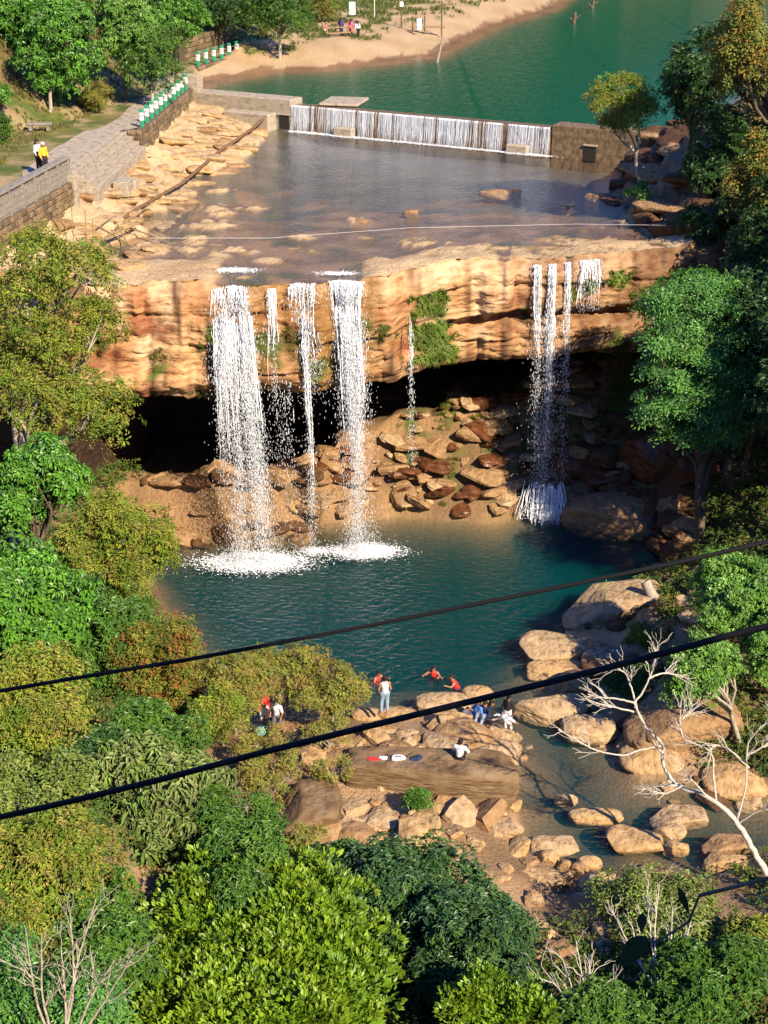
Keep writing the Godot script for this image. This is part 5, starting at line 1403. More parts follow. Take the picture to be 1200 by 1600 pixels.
func build_dead_trees() -> void:
	# the bleached tree leaning in from the right edge
	var base := Vector3(13.44, 0.81, -38)
	base.y = lower_h(base.x, 38.0)
	var t := thing("dead_tree", "bleached leafless tree leaning in from the right edge over the stream", "dead tree", base, 0.0, "leafless trees")
	var st := start()
	path_limb(st, [Vector3(.1, -.2, 0), Vector3(12.85, 1.88, -38.3) - base, Vector3(12, 3.14, -39) - base, Vector3(11.09, 3.76, -39.6) - base, Vector3(10.21, 3.77, -40.2) - base, Vector3(9.78, 4.1, -40.8) - base, Vector3(9.8, 4.62, -41.4) - base, Vector3(9.14, 5.29, -41.8) - base, Vector3(8.78, 6.01, -42) - base], .13, .038, 4, .55)
	obj("trunk", st.commit(), M.bleached, t)
	for br in [[Vector3(8.78, 6.01, -42), Vector3(9.12, 6.36, -42.2), Vector3(9.45, 7.1, -42.5), Vector3(9.61, 7.78, -42.8)], [Vector3(8.78, 6.01, -42), Vector3(8.2, 6.17, -42), Vector3(7.64, 6.23, -42), Vector3(7.14, 6.36, -42)], [Vector3(8.91, 5.8, -42), Vector3(8.69, 6.5, -42.4), Vector3(8.49, 6.84, -42.7), Vector3(8.06, 6.85, -42.9)], [Vector3(8.81, 5.64, -42), Vector3(8.06, 6.02, -41.7), Vector3(7.36, 6.27, -41.6)], [Vector3(9.8, 4.62, -41.4), Vector3(8.98, 4.57, -41.2), Vector3(8.31, 4.56, -40.9), Vector3(7.32, 4.92, -40.7), Vector3(6.61, 5.43, -40.6), Vector3(5.97, 5.83, -40.6)], [Vector3(9.35, 6.77, -42.4), Vector3(9.83, 6.85, -42.6), Vector3(10.45, 6.65, -42.8)], [Vector3(10.37, 4, -40), Vector3(9.72, 3.67, -39.9), Vector3(9.24, 3.88, -39.8)], [Vector3(11.09, 3.76, -39.6), Vector3(10.42, 4.55, -39.6), Vector3(9.94, 5.28, -39.5)], [Vector3(12, 3.14, -39), Vector3(12.3, 4.3, -39.4), Vector3(12.33, 5.85, -39.8), Vector3(13.14, 6.74, -40)], [Vector3(12.38, 4.95, -39.6), Vector3(11.65, 5.68, -39.6), Vector3(11.07, 5.92, -39.5), Vector3(10.93, 5.42, -39.3)], [Vector3(12.31, 5.4, -39.7), Vector3(12.75, 5.71, -39.7), Vector3(13.27, 6.11, -39.8)], [Vector3(11.41, 3.56, -39.5), Vector3(11.28, 4.41, -39.8), Vector3(11.18, 5.18, -40.2), Vector3(10.26, 5.57, -40.6), Vector3(10.16, 6.8, -40.9)], [Vector3(12.02, 3, -39), Vector3(12.55, 3.69, -38.8), Vector3(13.21, 4.05, -38.6)], [Vector3(10.13, 5.96, -40.8), Vector3(10.57, 6.35, -41)]]:
		st = start()
		var pts := []
		for p in br: pts.append(p - base)
		path_limb(st, pts, .04, .018, 12, .55, 1)
		obj("branch", st.commit(), M.bleached, t)
	# bare shrubs in the foreground
	for s in [["brown bare-stemmed dead shrub in the lower left corner", Vector3(-6.91, 9.4, -22.5), [Vector3(-6.81, 12.15, -23), Vector3(-6.64, 12.66, -23.4), Vector3(-6.12, 12.92, -23.6), Vector3(-7.5, 12.67, -23), Vector3(-5.7, 11.8, -23), Vector3(-5.18, 12.34, -22.6), Vector3(-7.18, 12.5, -23)], .04, 8], ["pale bare bush at the bottom right of centre", Vector3(5.48, 3.57, -28.5), [Vector3(4.42, 4.66, -30.5), Vector3(5.03, 4.89, -30.5), Vector3(5.76, 5.03, -30.6), Vector3(6.5, 4.28, -30.4), Vector3(5.41, 5.31, -30.8)], .035, 6], ["pale bare bush under the yellowish tree", Vector3(8.11, 2.5, -31.5), [Vector3(7.6, 3.2, -34), Vector3(8.11, 3.86, -34.4), Vector3(8.9, 3.53, -34.2), Vector3(9.48, 3.2, -34), Vector3(6.98, 3.7, -34), Vector3(8.52, 4.19, -34.6)], .04, 7], ["grey bare twigs at the left edge under the lower cable", Vector3(-12.16, 3.51, -38), [Vector3(-12.59, 5.63, -39), Vector3(-11.55, 5.37, -39), Vector3(-10.84, 4.98, -39), Vector3(-12.05, 4.72, -39)], .035, 6]]:
		base = s[1]
		t = thing("dead_shrub", s[0], "dead shrub", base, 0.0, "leafless shrubs")
		for p in s[2]:
			st = start()
			var tip: Vector3 = p - base
			path_limb(st, [rand_dir() * .1, tip * .5 + rand_dir() * .2, tip], s[3], .012, s[4], .6, 1)
			obj("stem", st.commit(), M.bleached if s[0].begins_with("pale") else M.bark_pale, t)

# ------------------------------------------------------------------ walls, steps, railings
func run_basis(a: Vector3, b: Vector3) -> Basis:    # x along a to b, z to its right-hand side
	var x := Vector3(b.x - a.x, 0, b.z - a.z).normalized()
	return Basis(x, Vector3.UP, x.cross(Vector3.UP))

func stone_wall(parent: Node3D, a: Vector3, b: Vector3, y0: float, y1: float, thick: float, sw: float, sh: float) -> void:
	# a: the wall's start in the parent's axes; stones stand proud of a mortar core on the face towards the river
	var bs := run_basis(a, b)
	var l := Vector2(b.x - a.x, b.z - a.z).length()
	var mid := (a + b) * .5
	block(parent, "mortar_core", Vector3(mid.x, (y0 + y1) * .5, mid.z), Vector3(l * .5, (y1 - y0) * .5, thick * .5), bs, M.mortar, .02)
	var rows := int(round((y1 - y0) / sh))
	var shapes := []
	for i in 6:
		var st := start()
		box(st, Vector3(i * 3.7, 0, 0), Vector3(.5, .5, .5), Basis.IDENTITY, .12, .16)
		var m := st.commit()
		shapes.append(m)
	for r in rows:
		var x := -rng.randf() * sw * .6
		while x < l - .1:
			var w := sw * rng.randf_range(.7, 1.4)
			var x0 := maxf(x, 0.0); var x1 := minf(x + w, l)
			if x1 - x0 > .08:
				var k := rng.randi() % 6
				var o := obj("stone", shapes[k], M.masonry[rng.randi() % 3], parent)
				var sc := Vector3(x1 - x0 - .03, (y1 - y0) / rows - .03, .2)
				var c := a + bs.x * ((x0 + x1) * .5) + bs.z * (thick * .5 - .03 + rng.randf() * .04)
				c.y = y0 + (y1 - y0) * (r + .5) / rows
				o.transform = Transform3D(bs.scaled_local(sc), c - bs.x * (k * 3.7 * sc.x))
			x += w

func build_banks() -> void:
	# the path along the left bank
	var v := PackedVector3Array()
	var n := 70
	for j in n:
		var d := lerpf(60.0, 118.0, j / (n - 1.0))
		var wx := line_x(wall_line, d)
		var w := 2.3 + .3 * n1.get_noise_1d(d * 5.0)
		for i in 5:
			v.append(Vector3(wx - .05 - w * (1.0 - i / 4.0), 17.03, -d))
	structure("path", grid_mesh(v, 5, n), M.concrete)
	# parapet: stone below, cement panels between small pillars above
	var a := Vector3(-19.9, 0, -61.5); var b := Vector3(-17.35, 0, -77.5)
	var t := thing("parapet", "stone-footed grey parapet of cement panels at the left edge", "wall", Vector3(a.x, 15.0, a.z))
	var bs := run_basis(a, b)
	var l := a.distance_to(b)
	stone_wall(t, Vector3.ZERO, b - a, 0.0, 1.85, .5, .42, .3)
	var np := 10
	for i in np + 1:
		var c := bs.x * (l * i / np)
		block(t, "pillar", c + Vector3(0, 2.45, 0) + bs.z * .05, Vector3(.13, .62, .15), bs, M.concrete_grey, .02)
		if i < np:
			block(t, "panel", c + bs.x * (l * .5 / np) + Vector3(0, 2.42, 0), Vector3(l * .5 / np - .12, .58, .09), bs, M.concrete_grey, .015)
			for q in 4:
				block(t, "rib", c + bs.x * (l * (q + 1.0) / 5.0 / np) + Vector3(0, 2.42, 0) + bs.z * .1, Vector3(.03, .56, .03), bs, M.concrete_grey, .01)
	block(t, "coping", bs.x * l * .5 + Vector3(0, 3.13, 0), Vector3(l * .5 + .1, .07, .24), bs, M.concrete_grey, .03)
	block(t, "end_pier", bs.x * (l + .1) + Vector3(0, 1.1, 0) + bs.z * .1, Vector3(.25, 1.1, .4), bs, M.concrete, .04)
	# four steps down from the path to the rock
	a = Vector3(-17.75, 0, -79.6); b = Vector3(-16.95, 0, -92.2)
	bs = run_basis(a, b)
	l = a.distance_to(b)
	t = thing("stairs", "long flight of low concrete steps between the path and the rock shelf", "steps", Vector3(a.x, 15.0, a.z))
	block(t, "kerb", bs.x * l * .5 + bs.z * -.25 + Vector3(0, .85, 0), Vector3(l * .5, 1.2, .26), bs, M.concrete, .03)
	for i in 4:
		var top := 2.02 - .29 * (i + .15)
		block(t, "step", bs.x * l * .5 + bs.z * (.2 + .4 * i) + Vector3(0, (top - .3) * .5, 0), Vector3(l * .5 - .04 * i, (top + .3) * .5, .215), bs, M.concrete, .03)
	block(t, "step", bs.x * 3.6 + bs.z * 2.2 + Vector3(0, .35, 0), Vector3(.75, .45, .45), bs, M.concrete, .04)
	block(t, "step", bs.x * 4.6 + bs.z * 2.3 + Vector3(0, .2, 0), Vector3(.4, .4, .5), bs, M.concrete, .04)
	# retaining wall under the railing
	a = Vector3(-15.75, 0, -93.0); b = Vector3(-14.85, 0, -110.6)
	t = thing("retaining_wall", "stone retaining wall under the green and white posts", "wall", Vector3(a.x, 15.1, a.z))
	stone_wall(t, Vector3.ZERO, b - a, 0.0, 1.95, .5, .5, .32)
	stone_wall(t, Vector3(-1.25, 0, .25), Vector3(.1, 0, .25), 0.0, 1.9, .3, .45, .32)
	railing("row of green and white posts along the path above the rock shelf", a, b, 17.03, 11, .12)
	a = Vector3(-15.83, 16.95, -123.08); b = Vector3(-11.73, 16.95, -134.76)
	t = thing("retaining_wall", "low stone wall under the far green and white posts by the lake", "wall", Vector3(a.x, 15.9, a.z))
	stone_wall(t, Vector3.ZERO, Vector3(b.x - a.x, 0, b.z - a.z), 0.0, 1.05, .5, .6, .33)
	railing("far row of green and white posts curving along the lake shore", a, b, 16.95, 8, .13)
	# terrace wall above the far path, and the steps up from the weir
	a = Vector3(-16.31, 17.3, -122.77) + Vector3(-1.0, 0, -3.0); b = Vector3(-12.56, 17.6, -134.46) + Vector3(-1.5, 0, -2.0)
	t = thing("terrace_wall", "weathered stone terrace wall behind the far path", "wall", Vector3(a.x, 16.8, a.z))
	stone_wall(t, Vector3.ZERO, Vector3(b.x - a.x, 0, b.z - a.z), 0.0, 2.1, .6, .7, .42)
	t = thing("stairs", "short concrete steps from the weir's left end up to the path", "steps", Vector3(-15.2, 16.3, -112.4))
	for i in 3:
		block(t, "step", Vector3(-.2 - .1 * i, .2 + .2 * i, -.3 - .8 * i), Vector3(1.3, .25 + .2 * i, .5), Basis(Vector3.UP, -.3), M.concrete, .04)
	t = thing("stone_bench", "grey concrete slab bench on the lawn", "bench", Vector3(-22.06, 17.1, -92.01))
	block(t, "seat", Vector3(0, .38, 0), Vector3(.8, .08, .28), Basis(Vector3.UP, .1), M.concrete_grey, .03)
	for s in [-1, 1]: block(t, "leg", Vector3(s * .55, .14, s * -.05), Vector3(.12, .18, .22), Basis(Vector3.UP, .1), M.concrete_grey, .02)

func railing(label: String, a: Vector3, b: Vector3, y: float, n: int, half: float) -> void:
	var bs := run_basis(a, b)
	var t := thing("railing", label, "railing", Vector3(a.x, y, a.z), 0.0, "green and white railings")
	var l := Vector2(b.x - a.x, b.z - a.z).length()
	for i in n:
		var c := bs.x * (l * (i + .3) / n) + Vector3(0, .58, 0)
		var p := block(t, "post", c, Vector3(half, .58, half), bs, M.green_paint, .025)
		block(p, "white_band", Vector3(0, .1, 0), Vector3(half + .006, .26, half + .006), Basis.IDENTITY, M.white_paint, .02)
	for h in [.35, .8]:
		var st := start()
		bar(st, Vector3(0, h, 0), bs.x * l + Vector3(0, h, 0), .022, .022, 6)
		obj("rail", st.commit(), M.concrete_grey, t)

func pole_run(called: String, label: String, category: String, pts: Array, r0: float, r1: float, mat: Material, group := "") -> void:
	var st := start()
	var p := PackedVector3Array(); var rad := PackedFloat32Array()
	for i in pts.size():
		p.append(pts[i] - pts[0])
		rad.append(lerpf(r0, r1, i / maxf(pts.size() - 1.0, 1.0)))
	tube(st, p, rad, 8)
	var o := obj(called, st.commit(), mat)
	o.position = pts[0]
	tag(o, label, category, group)

func build_details() -> void:
	# the old pipe down the shelf, and the bamboo heap at its end
	var pts := []
	for q in [Vector3(-8.11, 15.2, -112.3), Vector3(-9.65, 15, -104.16), Vector3(-11.09, 14.8, -96.94), Vector3(-12.48, 14.65, -87.55), Vector3(-13.7, 14.5, -82.89), Vector3(-14.79, 14.4, -76.71)]:
		pts.append(Vector3(q.x, maxf(q.y, upper_h(q.x, -q.z) + .12), q.z))
	pole_run("pipe", "rusty pipe running from the weir's outlet down the rock shelf", "pipe", pts, .11, .1, M.rust)
	var labels := ["longest bamboo pole of the heap on the rock shelf, pointing to the weir", "bamboo pole lying beside the longest one in the heap", "bamboo pole crossing the heap from left to right", "bamboo pole propped across the heap towards the water", "bamboo pole reaching farthest out over the water", "short bamboo pole at the front of the heap", "bamboo pole lying flat behind the upright sticks", "thin bamboo pole leaning over the heap's middle", "short crossed bamboo pole at the heap's right", "bamboo pole along the left side of the heap"]
	var ends := [[Vector3(-15.14, 14.4, -72.93), Vector3(-13.36, 14.8, -81.55)], [Vector3(-15.22, 14.5, -72.67), Vector3(-13.7, 14.8, -78.96)], [Vector3(-15.32, 14.9, -75.08), Vector3(-13.15, 14.4, -72.66)], [Vector3(-15.13, 14.5, -72.94), Vector3(-13.15, 15, -75.97)], [Vector3(-13.93, 14.7, -75.91), Vector3(-11.37, 14.2, -74.26)], [Vector3(-15.18, 14.5, -73.21), Vector3(-13.99, 15, -74.38)], [Vector3(-16.84, 14.9, -73.25), Vector3(-15.06, 14.7, -74.47)], [Vector3(-14.41, 15.1, -75.26), Vector3(-13.76, 14.3, -74.27)], [Vector3(-14.77, 14.5, -74.3), Vector3(-13.32, 14.9, -76.1)], [Vector3(-15.9, 14.7, -73.5), Vector3(-14.94, 15, -76.87)]]
	for i in ends.size():
		var a: Vector3 = ends[i][0]; var b: Vector3 = ends[i][1]
		pole_run("bamboo_pole", labels[i], "bamboo pole", [a, a.lerp(b, .5) + Vector3(0, .04, 0), b], .05, .035, M.bamboo, "bamboo poles heaped on the rock shelf")
	var sticks := ["leftmost upright stick by the bamboo heap", "second upright stick from the left by the bamboo heap", "third upright stick from the left by the bamboo heap", "upright stick nearest the bamboo heap"]
	for i in 4:
		var q: Vector3 = [Vector3(-16.95, 14.9, -72.97), Vector3(-16.15, 14.8, -72.29), Vector3(-15.44, 14.6, -72.14), Vector3(-15.29, 14.6, -73.08)][i]
		pole_run("stick", sticks[i], "stick", [q, q + Vector3(.05, [1.9, 2.0, 1.9, 1.2][i], -.05)], .03, .022, M.bamboo, "upright sticks by the bamboo heap")
	# thin guide rope over the shelf, green pole and ropes at the right bank
	pole_run("rope", "thin pale rope stretched across the shallow water above the falls", "rope", [Vector3(-12.21, 14.9, -72.7), Vector3(-6.17, 14.45, -74.51), Vector3(1.41, 14.5, -76.59), Vector3(10.59, 14.6, -77.06), Vector3(15.23, 14.9, -75.51)], .008, .008, M.white_paint)
	pole_run("pole", "thin upright green bamboo pole on the great sloping slab", "pole", [Vector3(10.24, 0.34, -57.6), Vector3(10.27, 1.48, -57.7), Vector3(10.33, 2.72, -57.9)], .035, .02, plain(Color(.16, .3, .05)))
	pole_run("rope", "thin line running from the right bank slab to the trees", "rope", [Vector3(11.2, 1.82, -56), Vector3(12.66, 2.36, -55.5), Vector3(14.51, 2.96, -55)], .014, .014, M.bamboo)
	var log_at := Vector3(13.03, 0.84, -57.5)
	var st := start()
	limb(st, Vector3.ZERO, Vector3(12.2, 2.3, -58.2) - log_at, .32, .24, .03, 5, 9)
	var o := obj("log", st.commit(), M.bark_pale)
	o.position = log_at
	tag(o, "broken tree stump leaning on the great sloping slab", "log")
	# two overhead cables
	for q in [["upper black cable crossing the view over the pool", [Vector3(-12.49, 24.59, -10.5), Vector3(-3.01, 27.07, -9.4), Vector3(-1.46, 27.48, -9.2), Vector3(0, 27.91, -9), Vector3(1.36, 28.34, -8.8), Vector3(2.62, 28.77, -8.6), Vector3(7.55, 30.52, -8)], .0165], ["lower black cable crossing the view over the rocks", [Vector3(-8.89, 26, -7), Vector3(-2.01, 28.44, -6), Vector3(-0.97, 28.81, -5.9), Vector3(0, 29.16, -5.8), Vector3(0.91, 29.49, -5.7), Vector3(1.75, 29.82, -5.6), Vector3(4.8, 31.25, -5)], .0165]]:
		var c := Curve3D.new()
		var k: Array = q[1]
		k.push_front(k[0] + (k[0] - k[2]).normalized() * 22.0 + Vector3(0, .8, 0))
		k.append(k[-1] + (k[-1] - k[-3]).normalized() * 22.0 + Vector3(0, .8, 0))
		for i in k.size():
			var t: Vector3 = (k[mini(i + 1, k.size() - 1)] - k[maxi(i - 1, 0)]) * .15
			c.add_point(k[i], -t, t)
		var path := []
		for i in 101: path.append(c.sample_baked(c.get_baked_length() * i / 100.0))
		pole_run("cable", q[0], "cable", path, q[2], q[2], M.cable, "overhead cables")
	# a twig close to the viewer, under the added shade tree
	var tw := thing("twig", "dark twig with a large leaf hanging close to the viewer", "twig", Vector3(0.85, 30.46, -3))
	st = start()
	tube(st, PackedVector3Array([Vector3(.5, .35, .2), Vector3.ZERO, Vector3(0.83, 30.37, -3) - tw.position, Vector3(0.75, 30.3, -3) - tw.position, Vector3(0.71, 30.3, -3) - tw.position]), PackedFloat32Array([.008, .005, .004, .003, .002]), 6)
	obj("stem", st.commit(), M.bark, tw)
	for q in [[Vector3(0.72, 30.32, -3), Vector3(0.65, 30.23, -2.98), .032], [Vector3(0.7, 30.4, -3), Vector3(0.7, 30.35, -2.98), .014], [Vector3(0.79, 30.49, -3), Vector3(0.83, 30.39, -3), .01]]:
		var a: Vector3 = q[0] - tw.position; var b: Vector3 = q[1] - tw.position
		var side: Vector3 = (b - a).cross(Vector3(0, .3, 1)).normalized() * q[2]
		st = start()
		var rows := 7
		for i in rows:
			var k0 := float(i) / rows; var k1 := float(i + 1) / rows
			var w0 := sin(pow(k0, .8) * PI); var w1 := sin(pow(k1, .8) * PI)
			for s in [-1.0, 1.0]:
				st.set_color(Color(.03, .06, .02))
				quad(st, a.lerp(b, k0), a.lerp(b, k1), a.lerp(b, k1) + side * w1 * s + Vector3(0, .004 * w1, 0), a.lerp(b, k0) + side * w0 * s + Vector3(0, .004 * w0, 0))
		obj("leaf", st.commit(), M.leaf_matt, tw)
	# beach furniture
	var be := thing("bench", "rough wooden bench beside the people on the beach", "bench", Vector3(-4.38, 17.3, -140.12))
	block(be, "seat", Vector3(0, .5, 0), Vector3(1.3, .05, .25), Basis(Vector3.UP, .5), M.bamboo, .02)
	block(be, "backrest", Vector3(.1, .95, -.3), Vector3(1.3, .05, .05), Basis(Vector3.UP, .5), M.bamboo, .02)
	for s in [-1.0, 1.0]: block(be, "leg", Basis(Vector3.UP, .5) * Vector3(s * 1.1, .2, -.1), Vector3(.06, .8, .06), Basis(Vector3.UP, .5), M.bamboo, .015)
	var rk := thing("rack", "wooden bench with a white towel rail by the lake", "bench", Vector3(4.37, 17, -148.27))
	block(rk, "seat", Vector3(0, .5, 0), Vector3(1.7, .06, .25), Basis.IDENTITY, M.bamboo, .02)
	for s in [-1.5, -.3, 1.4]: block(rk, "post", Vector3(s, .6 if s < 1 else 1.2, 0), Vector3(.07, .9 if s < 1 else 1.6, .07), Basis.IDENTITY, M.bark, .02)
	o = block(null, "towel", Vector3(3.49, 17.9, -146.63) , Vector3(.24, .55, .04), Basis(Vector3.UP, .2), M.white_cloth, .02, .1)
	tag(o, "white and blue towel hanging at the beach bench", "towel")
	var lp := thing("lamp_post", "short dark post with a white lantern on the beach", "lamp post", Vector3(1.75, 17.1, -149.62))
	block(lp, "post", Vector3(0, 1.1, 0), Vector3(.08, 1.1, .08), Basis.IDENTITY, M.bark, .02)
	block(lp, "lantern", Vector3(0, 2.4, 0), Vector3(.2, .25, .2), Basis.IDENTITY, M.white_paint, .04)
	pole_run("pole", "slim white pole behind the people on the beach", "pole", [Vector3(-1, 17.4, -155.2), Vector3(-1, 17.4, -155.2) + Vector3(0, 4.5, 0)], .05, .045, M.white_paint)
	var sg := thing("signboard", "small green-edged white signboard behind the people on the beach", "sign", Vector3(-3.07, 17.3, -144.38))
	block(sg, "board", Vector3(0, 2.3, 0), Vector3(.3, .6, .03), Basis.IDENTITY, M.white_paint, .01)
	block(sg, "edge", Vector3(-.33, 2.3, 0), Vector3(.05, .62, .035), Basis.IDENTITY, M.green_paint, .01)
	block(sg, "post", Vector3(0, .85, -.02), Vector3(.04, .86, .03), Basis.IDENTITY, M.bark, .01)
	pole_run("stake", "leaning wooden stake at the lake's sandy edge", "stake", [Vector3(4.79, 16.1, -132.16), Vector3(4.79, 16.1, -132.16) + Vector3(.5, 2.3, 0)], .12, .07, M.bark_pale)
	for q in [[Vector3(21.12, 16, -165.08), "drowned stump standing in the lake, nearer of two"], [Vector3(25.41, 16, -181.67), "drowned stump standing in the lake, farther of two"]]:
		t_stump(q[0], q[1])

func t_stump(p: Vector3, label: String) -> void:
	var st := start()
	limb(st, Vector3.ZERO, Vector3(.1, 1.3, 0), .25, .14, .05, 4, 8)
	limb(st, Vector3(0, .3, 0), Vector3(.7, 1.0, 0), .14, .07, .1, 4, 6)
	limb(st, Vector3(0, .3, 0), Vector3(-.5, .8, .1), .12, .06, .1, 4, 6)
	var o := obj("stump", st.commit(), M.bark)
	o.position = p
	tag(o, label, "stump", "drowned stumps")

# ------------------------------------------------------------------ people
# bones: [a, b, radius at a, radius at b]; one smooth surface round them all (surface nets)
func flesh(bones: Array, cell: float, k: float, colour: Callable) -> ArrayMesh:
	var lo := Vector3.ONE * 1e9; var hi := -lo
	for b in bones:
		var r := Vector3.ONE * (maxf(b[2], b[3]) + cell * 2.0 + k)
		lo = lo.min((b[0] as Vector3).min(b[1]) - r); hi = hi.max((b[0] as Vector3).max(b[1]) + r)
	var n := Vector3i(((hi - lo) / cell).ceil()) + Vector3i.ONE * 2
	var s := PackedFloat32Array()
	s.resize(n.x * n.y * n.z)
	for b in bones:
		var pa: Vector3 = b[0]; var pb: Vector3 = b[1]; var ra: float = b[2]; var rb: float = b[3]
		var m := Vector3.ONE * (maxf(ra, rb) + cell * 1.6 + k * 2.0)
		var i0 := Vector3i(((pa.min(pb) - m - lo) / cell).floor()).clamp(Vector3i.ZERO, n - Vector3i.ONE)
		var i1 := Vector3i(((pa.max(pb) + m - lo) / cell).ceil()).clamp(Vector3i.ZERO, n - Vector3i.ONE)
		var ab := pb - pa
		var ll := maxf(ab.length_squared(), 1e-9)
		for z in range(i0.z, i1.z + 1):
			for y in range(i0.y, i1.y + 1):
				for x in range(i0.x, i1.x + 1):
					var p := lo + Vector3(x, y, z) * cell
					var t := clampf((p - pa).dot(ab) / ll, 0.0, 1.0)
					var d := p.distance_to(pa + ab * t) - lerpf(ra, rb, t)
					s[(z * n.y + y) * n.x + x] += exp(-d / k)
	var v := PackedVector3Array(); var nn := PackedVector3Array(); var cc := PackedColorArray(); var ix := PackedInt32Array()
	var at := {}
	var offs := [0, 1, n.x, n.x + 1, n.x * n.y, n.x * n.y + 1, n.x * n.y + n.x, n.x * n.y + n.x + 1]
	for z in n.z - 1:
		for y in n.y - 1:
			for x in n.x - 1:
				var i := (z * n.y + y) * n.x + x
				var cnt := 0
				for o in offs:
					if s[i + o] > 1.0: cnt += 1
				if cnt == 0 or cnt == 8: continue
				var sum := Vector3.ZERO; var m := 0
				var f: Array[float] = []
				for o in offs: f.append(log(maxf(s[i + o], 1e-6)))
				for e in [[0, 1], [2, 3], [4, 5], [6, 7], [0, 2], [1, 3], [4, 6], [5, 7], [0, 4], [1, 5], [2, 6], [3, 7]]:
					var fa := f[e[0]]; var fb := f[e[1]]
					if (fa > 0.0) != (fb > 0.0):
						var t := fa / (fa - fb)
						var qa := Vector3(e[0] & 1, (e[0] >> 1) & 1, e[0] >> 2)
						var qb := Vector3(e[1] & 1, (e[1] >> 1) & 1, e[1] >> 2)
						sum += qa.lerp(qb, t); m += 1
				at[i] = v.size()
				var p := lo + (Vector3(x, y, z) + sum / m) * cell
				v.append(p)
				nn.append(-Vector3(f[1] + f[3] + f[5] + f[7] - f[0] - f[2] - f[4] - f[6], f[2] + f[3] + f[6] + f[7] - f[0] - f[1] - f[4] - f[5], f[4] + f[5] + f[6] + f[7] - f[0] - f[1] - f[2] - f[3]).normalized())
				cc.append(colour.call(p))
	var step := [1, n.x, n.x * n.y]
	for i in at:
		for ax in 3:
			var j: int = i + step[ax]
			if (s[i] > 1.0) == (s[j] > 1.0): continue
			var b: int = step[(ax + 1) % 3]; var c: int = step[(ax + 2) % 3]
			if not (at.has(i - b) and at.has(i - c) and at.has(i - b - c)): continue
			var q := [at[i], at[i - b], at[i - b - c], at[i - c]]
			if s[i] > 1.0: q = [q[0], q[3], q[2], q[1]]
			ix.append_array(PackedInt32Array([q[0], q[1], q[2], q[0], q[2], q[3]]))
	return packed(v, nn, ix, cc)

var poses := {
	"stand": {"pelvis": Vector3(0, .95, 0), "chest": Vector3(0, 1.3, -.01), "neck": Vector3(0, 1.46, 0), "head": Vector3(0, 1.6, .03), "elbow": [Vector3(-.25, 1.13, -.02), Vector3(.25, 1.13, -.02)], "wrist": [Vector3(-.22, .9, .1), Vector3(.23, .89, .08)], "knee": [Vector3(-.1, .5, .02), Vector3(.12, .51, .06)], "ankle": [Vector3(-.1, .08, -.03), Vector3(.15, .08, -.03)]},
	"step": {"pelvis": Vector3(0, .93, 0), "chest": Vector3(.03, 1.27, .06), "neck": Vector3(.04, 1.43, .1), "head": Vector3(.05, 1.56, .17), "elbow": [Vector3(-.26, 1.08, .02), Vector3(.3, 1.1, .05)], "wrist": [Vector3(-.2, .93, .2), Vector3(.26, .88, .14)], "knee": [Vector3(-.11, .5, .12), Vector3(.14, .5, -.02)], "ankle": [Vector3(-.13, .08, .12), Vector3(.19, .08, -.22)]},
	"sit": {"pelvis": Vector3(0, .14, 0), "chest": Vector3(0, .46, .03), "neck": Vector3(0, .62, .07), "head": Vector3(0, .75, .13), "elbow": [Vector3(-.28, .32, .2), Vector3(.28, .32, .2)], "wrist": [Vector3(-.12, .4, .4), Vector3(.12, .4, .42)], "knee": [Vector3(-.15, .42, .4), Vector3(.15, .43, .4)], "ankle": [Vector3(-.13, .08, .62), Vector3(.14, .08, .6)]},
	"lounge": {"pelvis": Vector3(0, .14, 0), "chest": Vector3(0, .44, -.14), "neck": Vector3(0, .6, -.15), "head": Vector3(0, .74, -.11), "elbow": [Vector3(-.3, .3, .05), Vector3(.29, .26, -.18)], "wrist": [Vector3(-.2, .33, .3), Vector3(.27, .05, -.25)], "knee": [Vector3(-.12, .32, .44), Vector3(.12, .22, .46)], "ankle": [Vector3(-.12, .07, .72), Vector3(.12, .06, .88)]},
	"perch": {"pelvis": Vector3(0, .5, 0), "chest": Vector3(0, .82, .02), "neck": Vector3(0, .98, .05), "head": Vector3(0, 1.11, .11), "elbow": [Vector3(-.26, .68, .12), Vector3(.26, .68, .14)], "wrist": [Vector3(-.1, .62, .34), Vector3(.12, .62, .36)], "knee": [Vector3(-.12, .5, .44), Vector3(.12, .5, .44)], "ankle": [Vector3(-.12, .1, .46), Vector3(.12, .1, .5)]},
	"swim": {"pelvis": Vector3(0, -.42, -.28), "chest": Vector3(0, -.06, -.06), "neck": Vector3(0, .1, .0), "head": Vector3(0, .24, .05), "elbow": [Vector3(-.34, -.06, .1), Vector3(.34, -.05, .12)], "wrist": [Vector3(-.38, .0, .34), Vector3(.3, .02, .36)], "knee": [Vector3(-.12, -.72, -.1), Vector3(.14, -.7, -.2)], "ankle": [Vector3(-.12, -1.0, -.4), Vector3(.14, -.9, -.5)]},
}

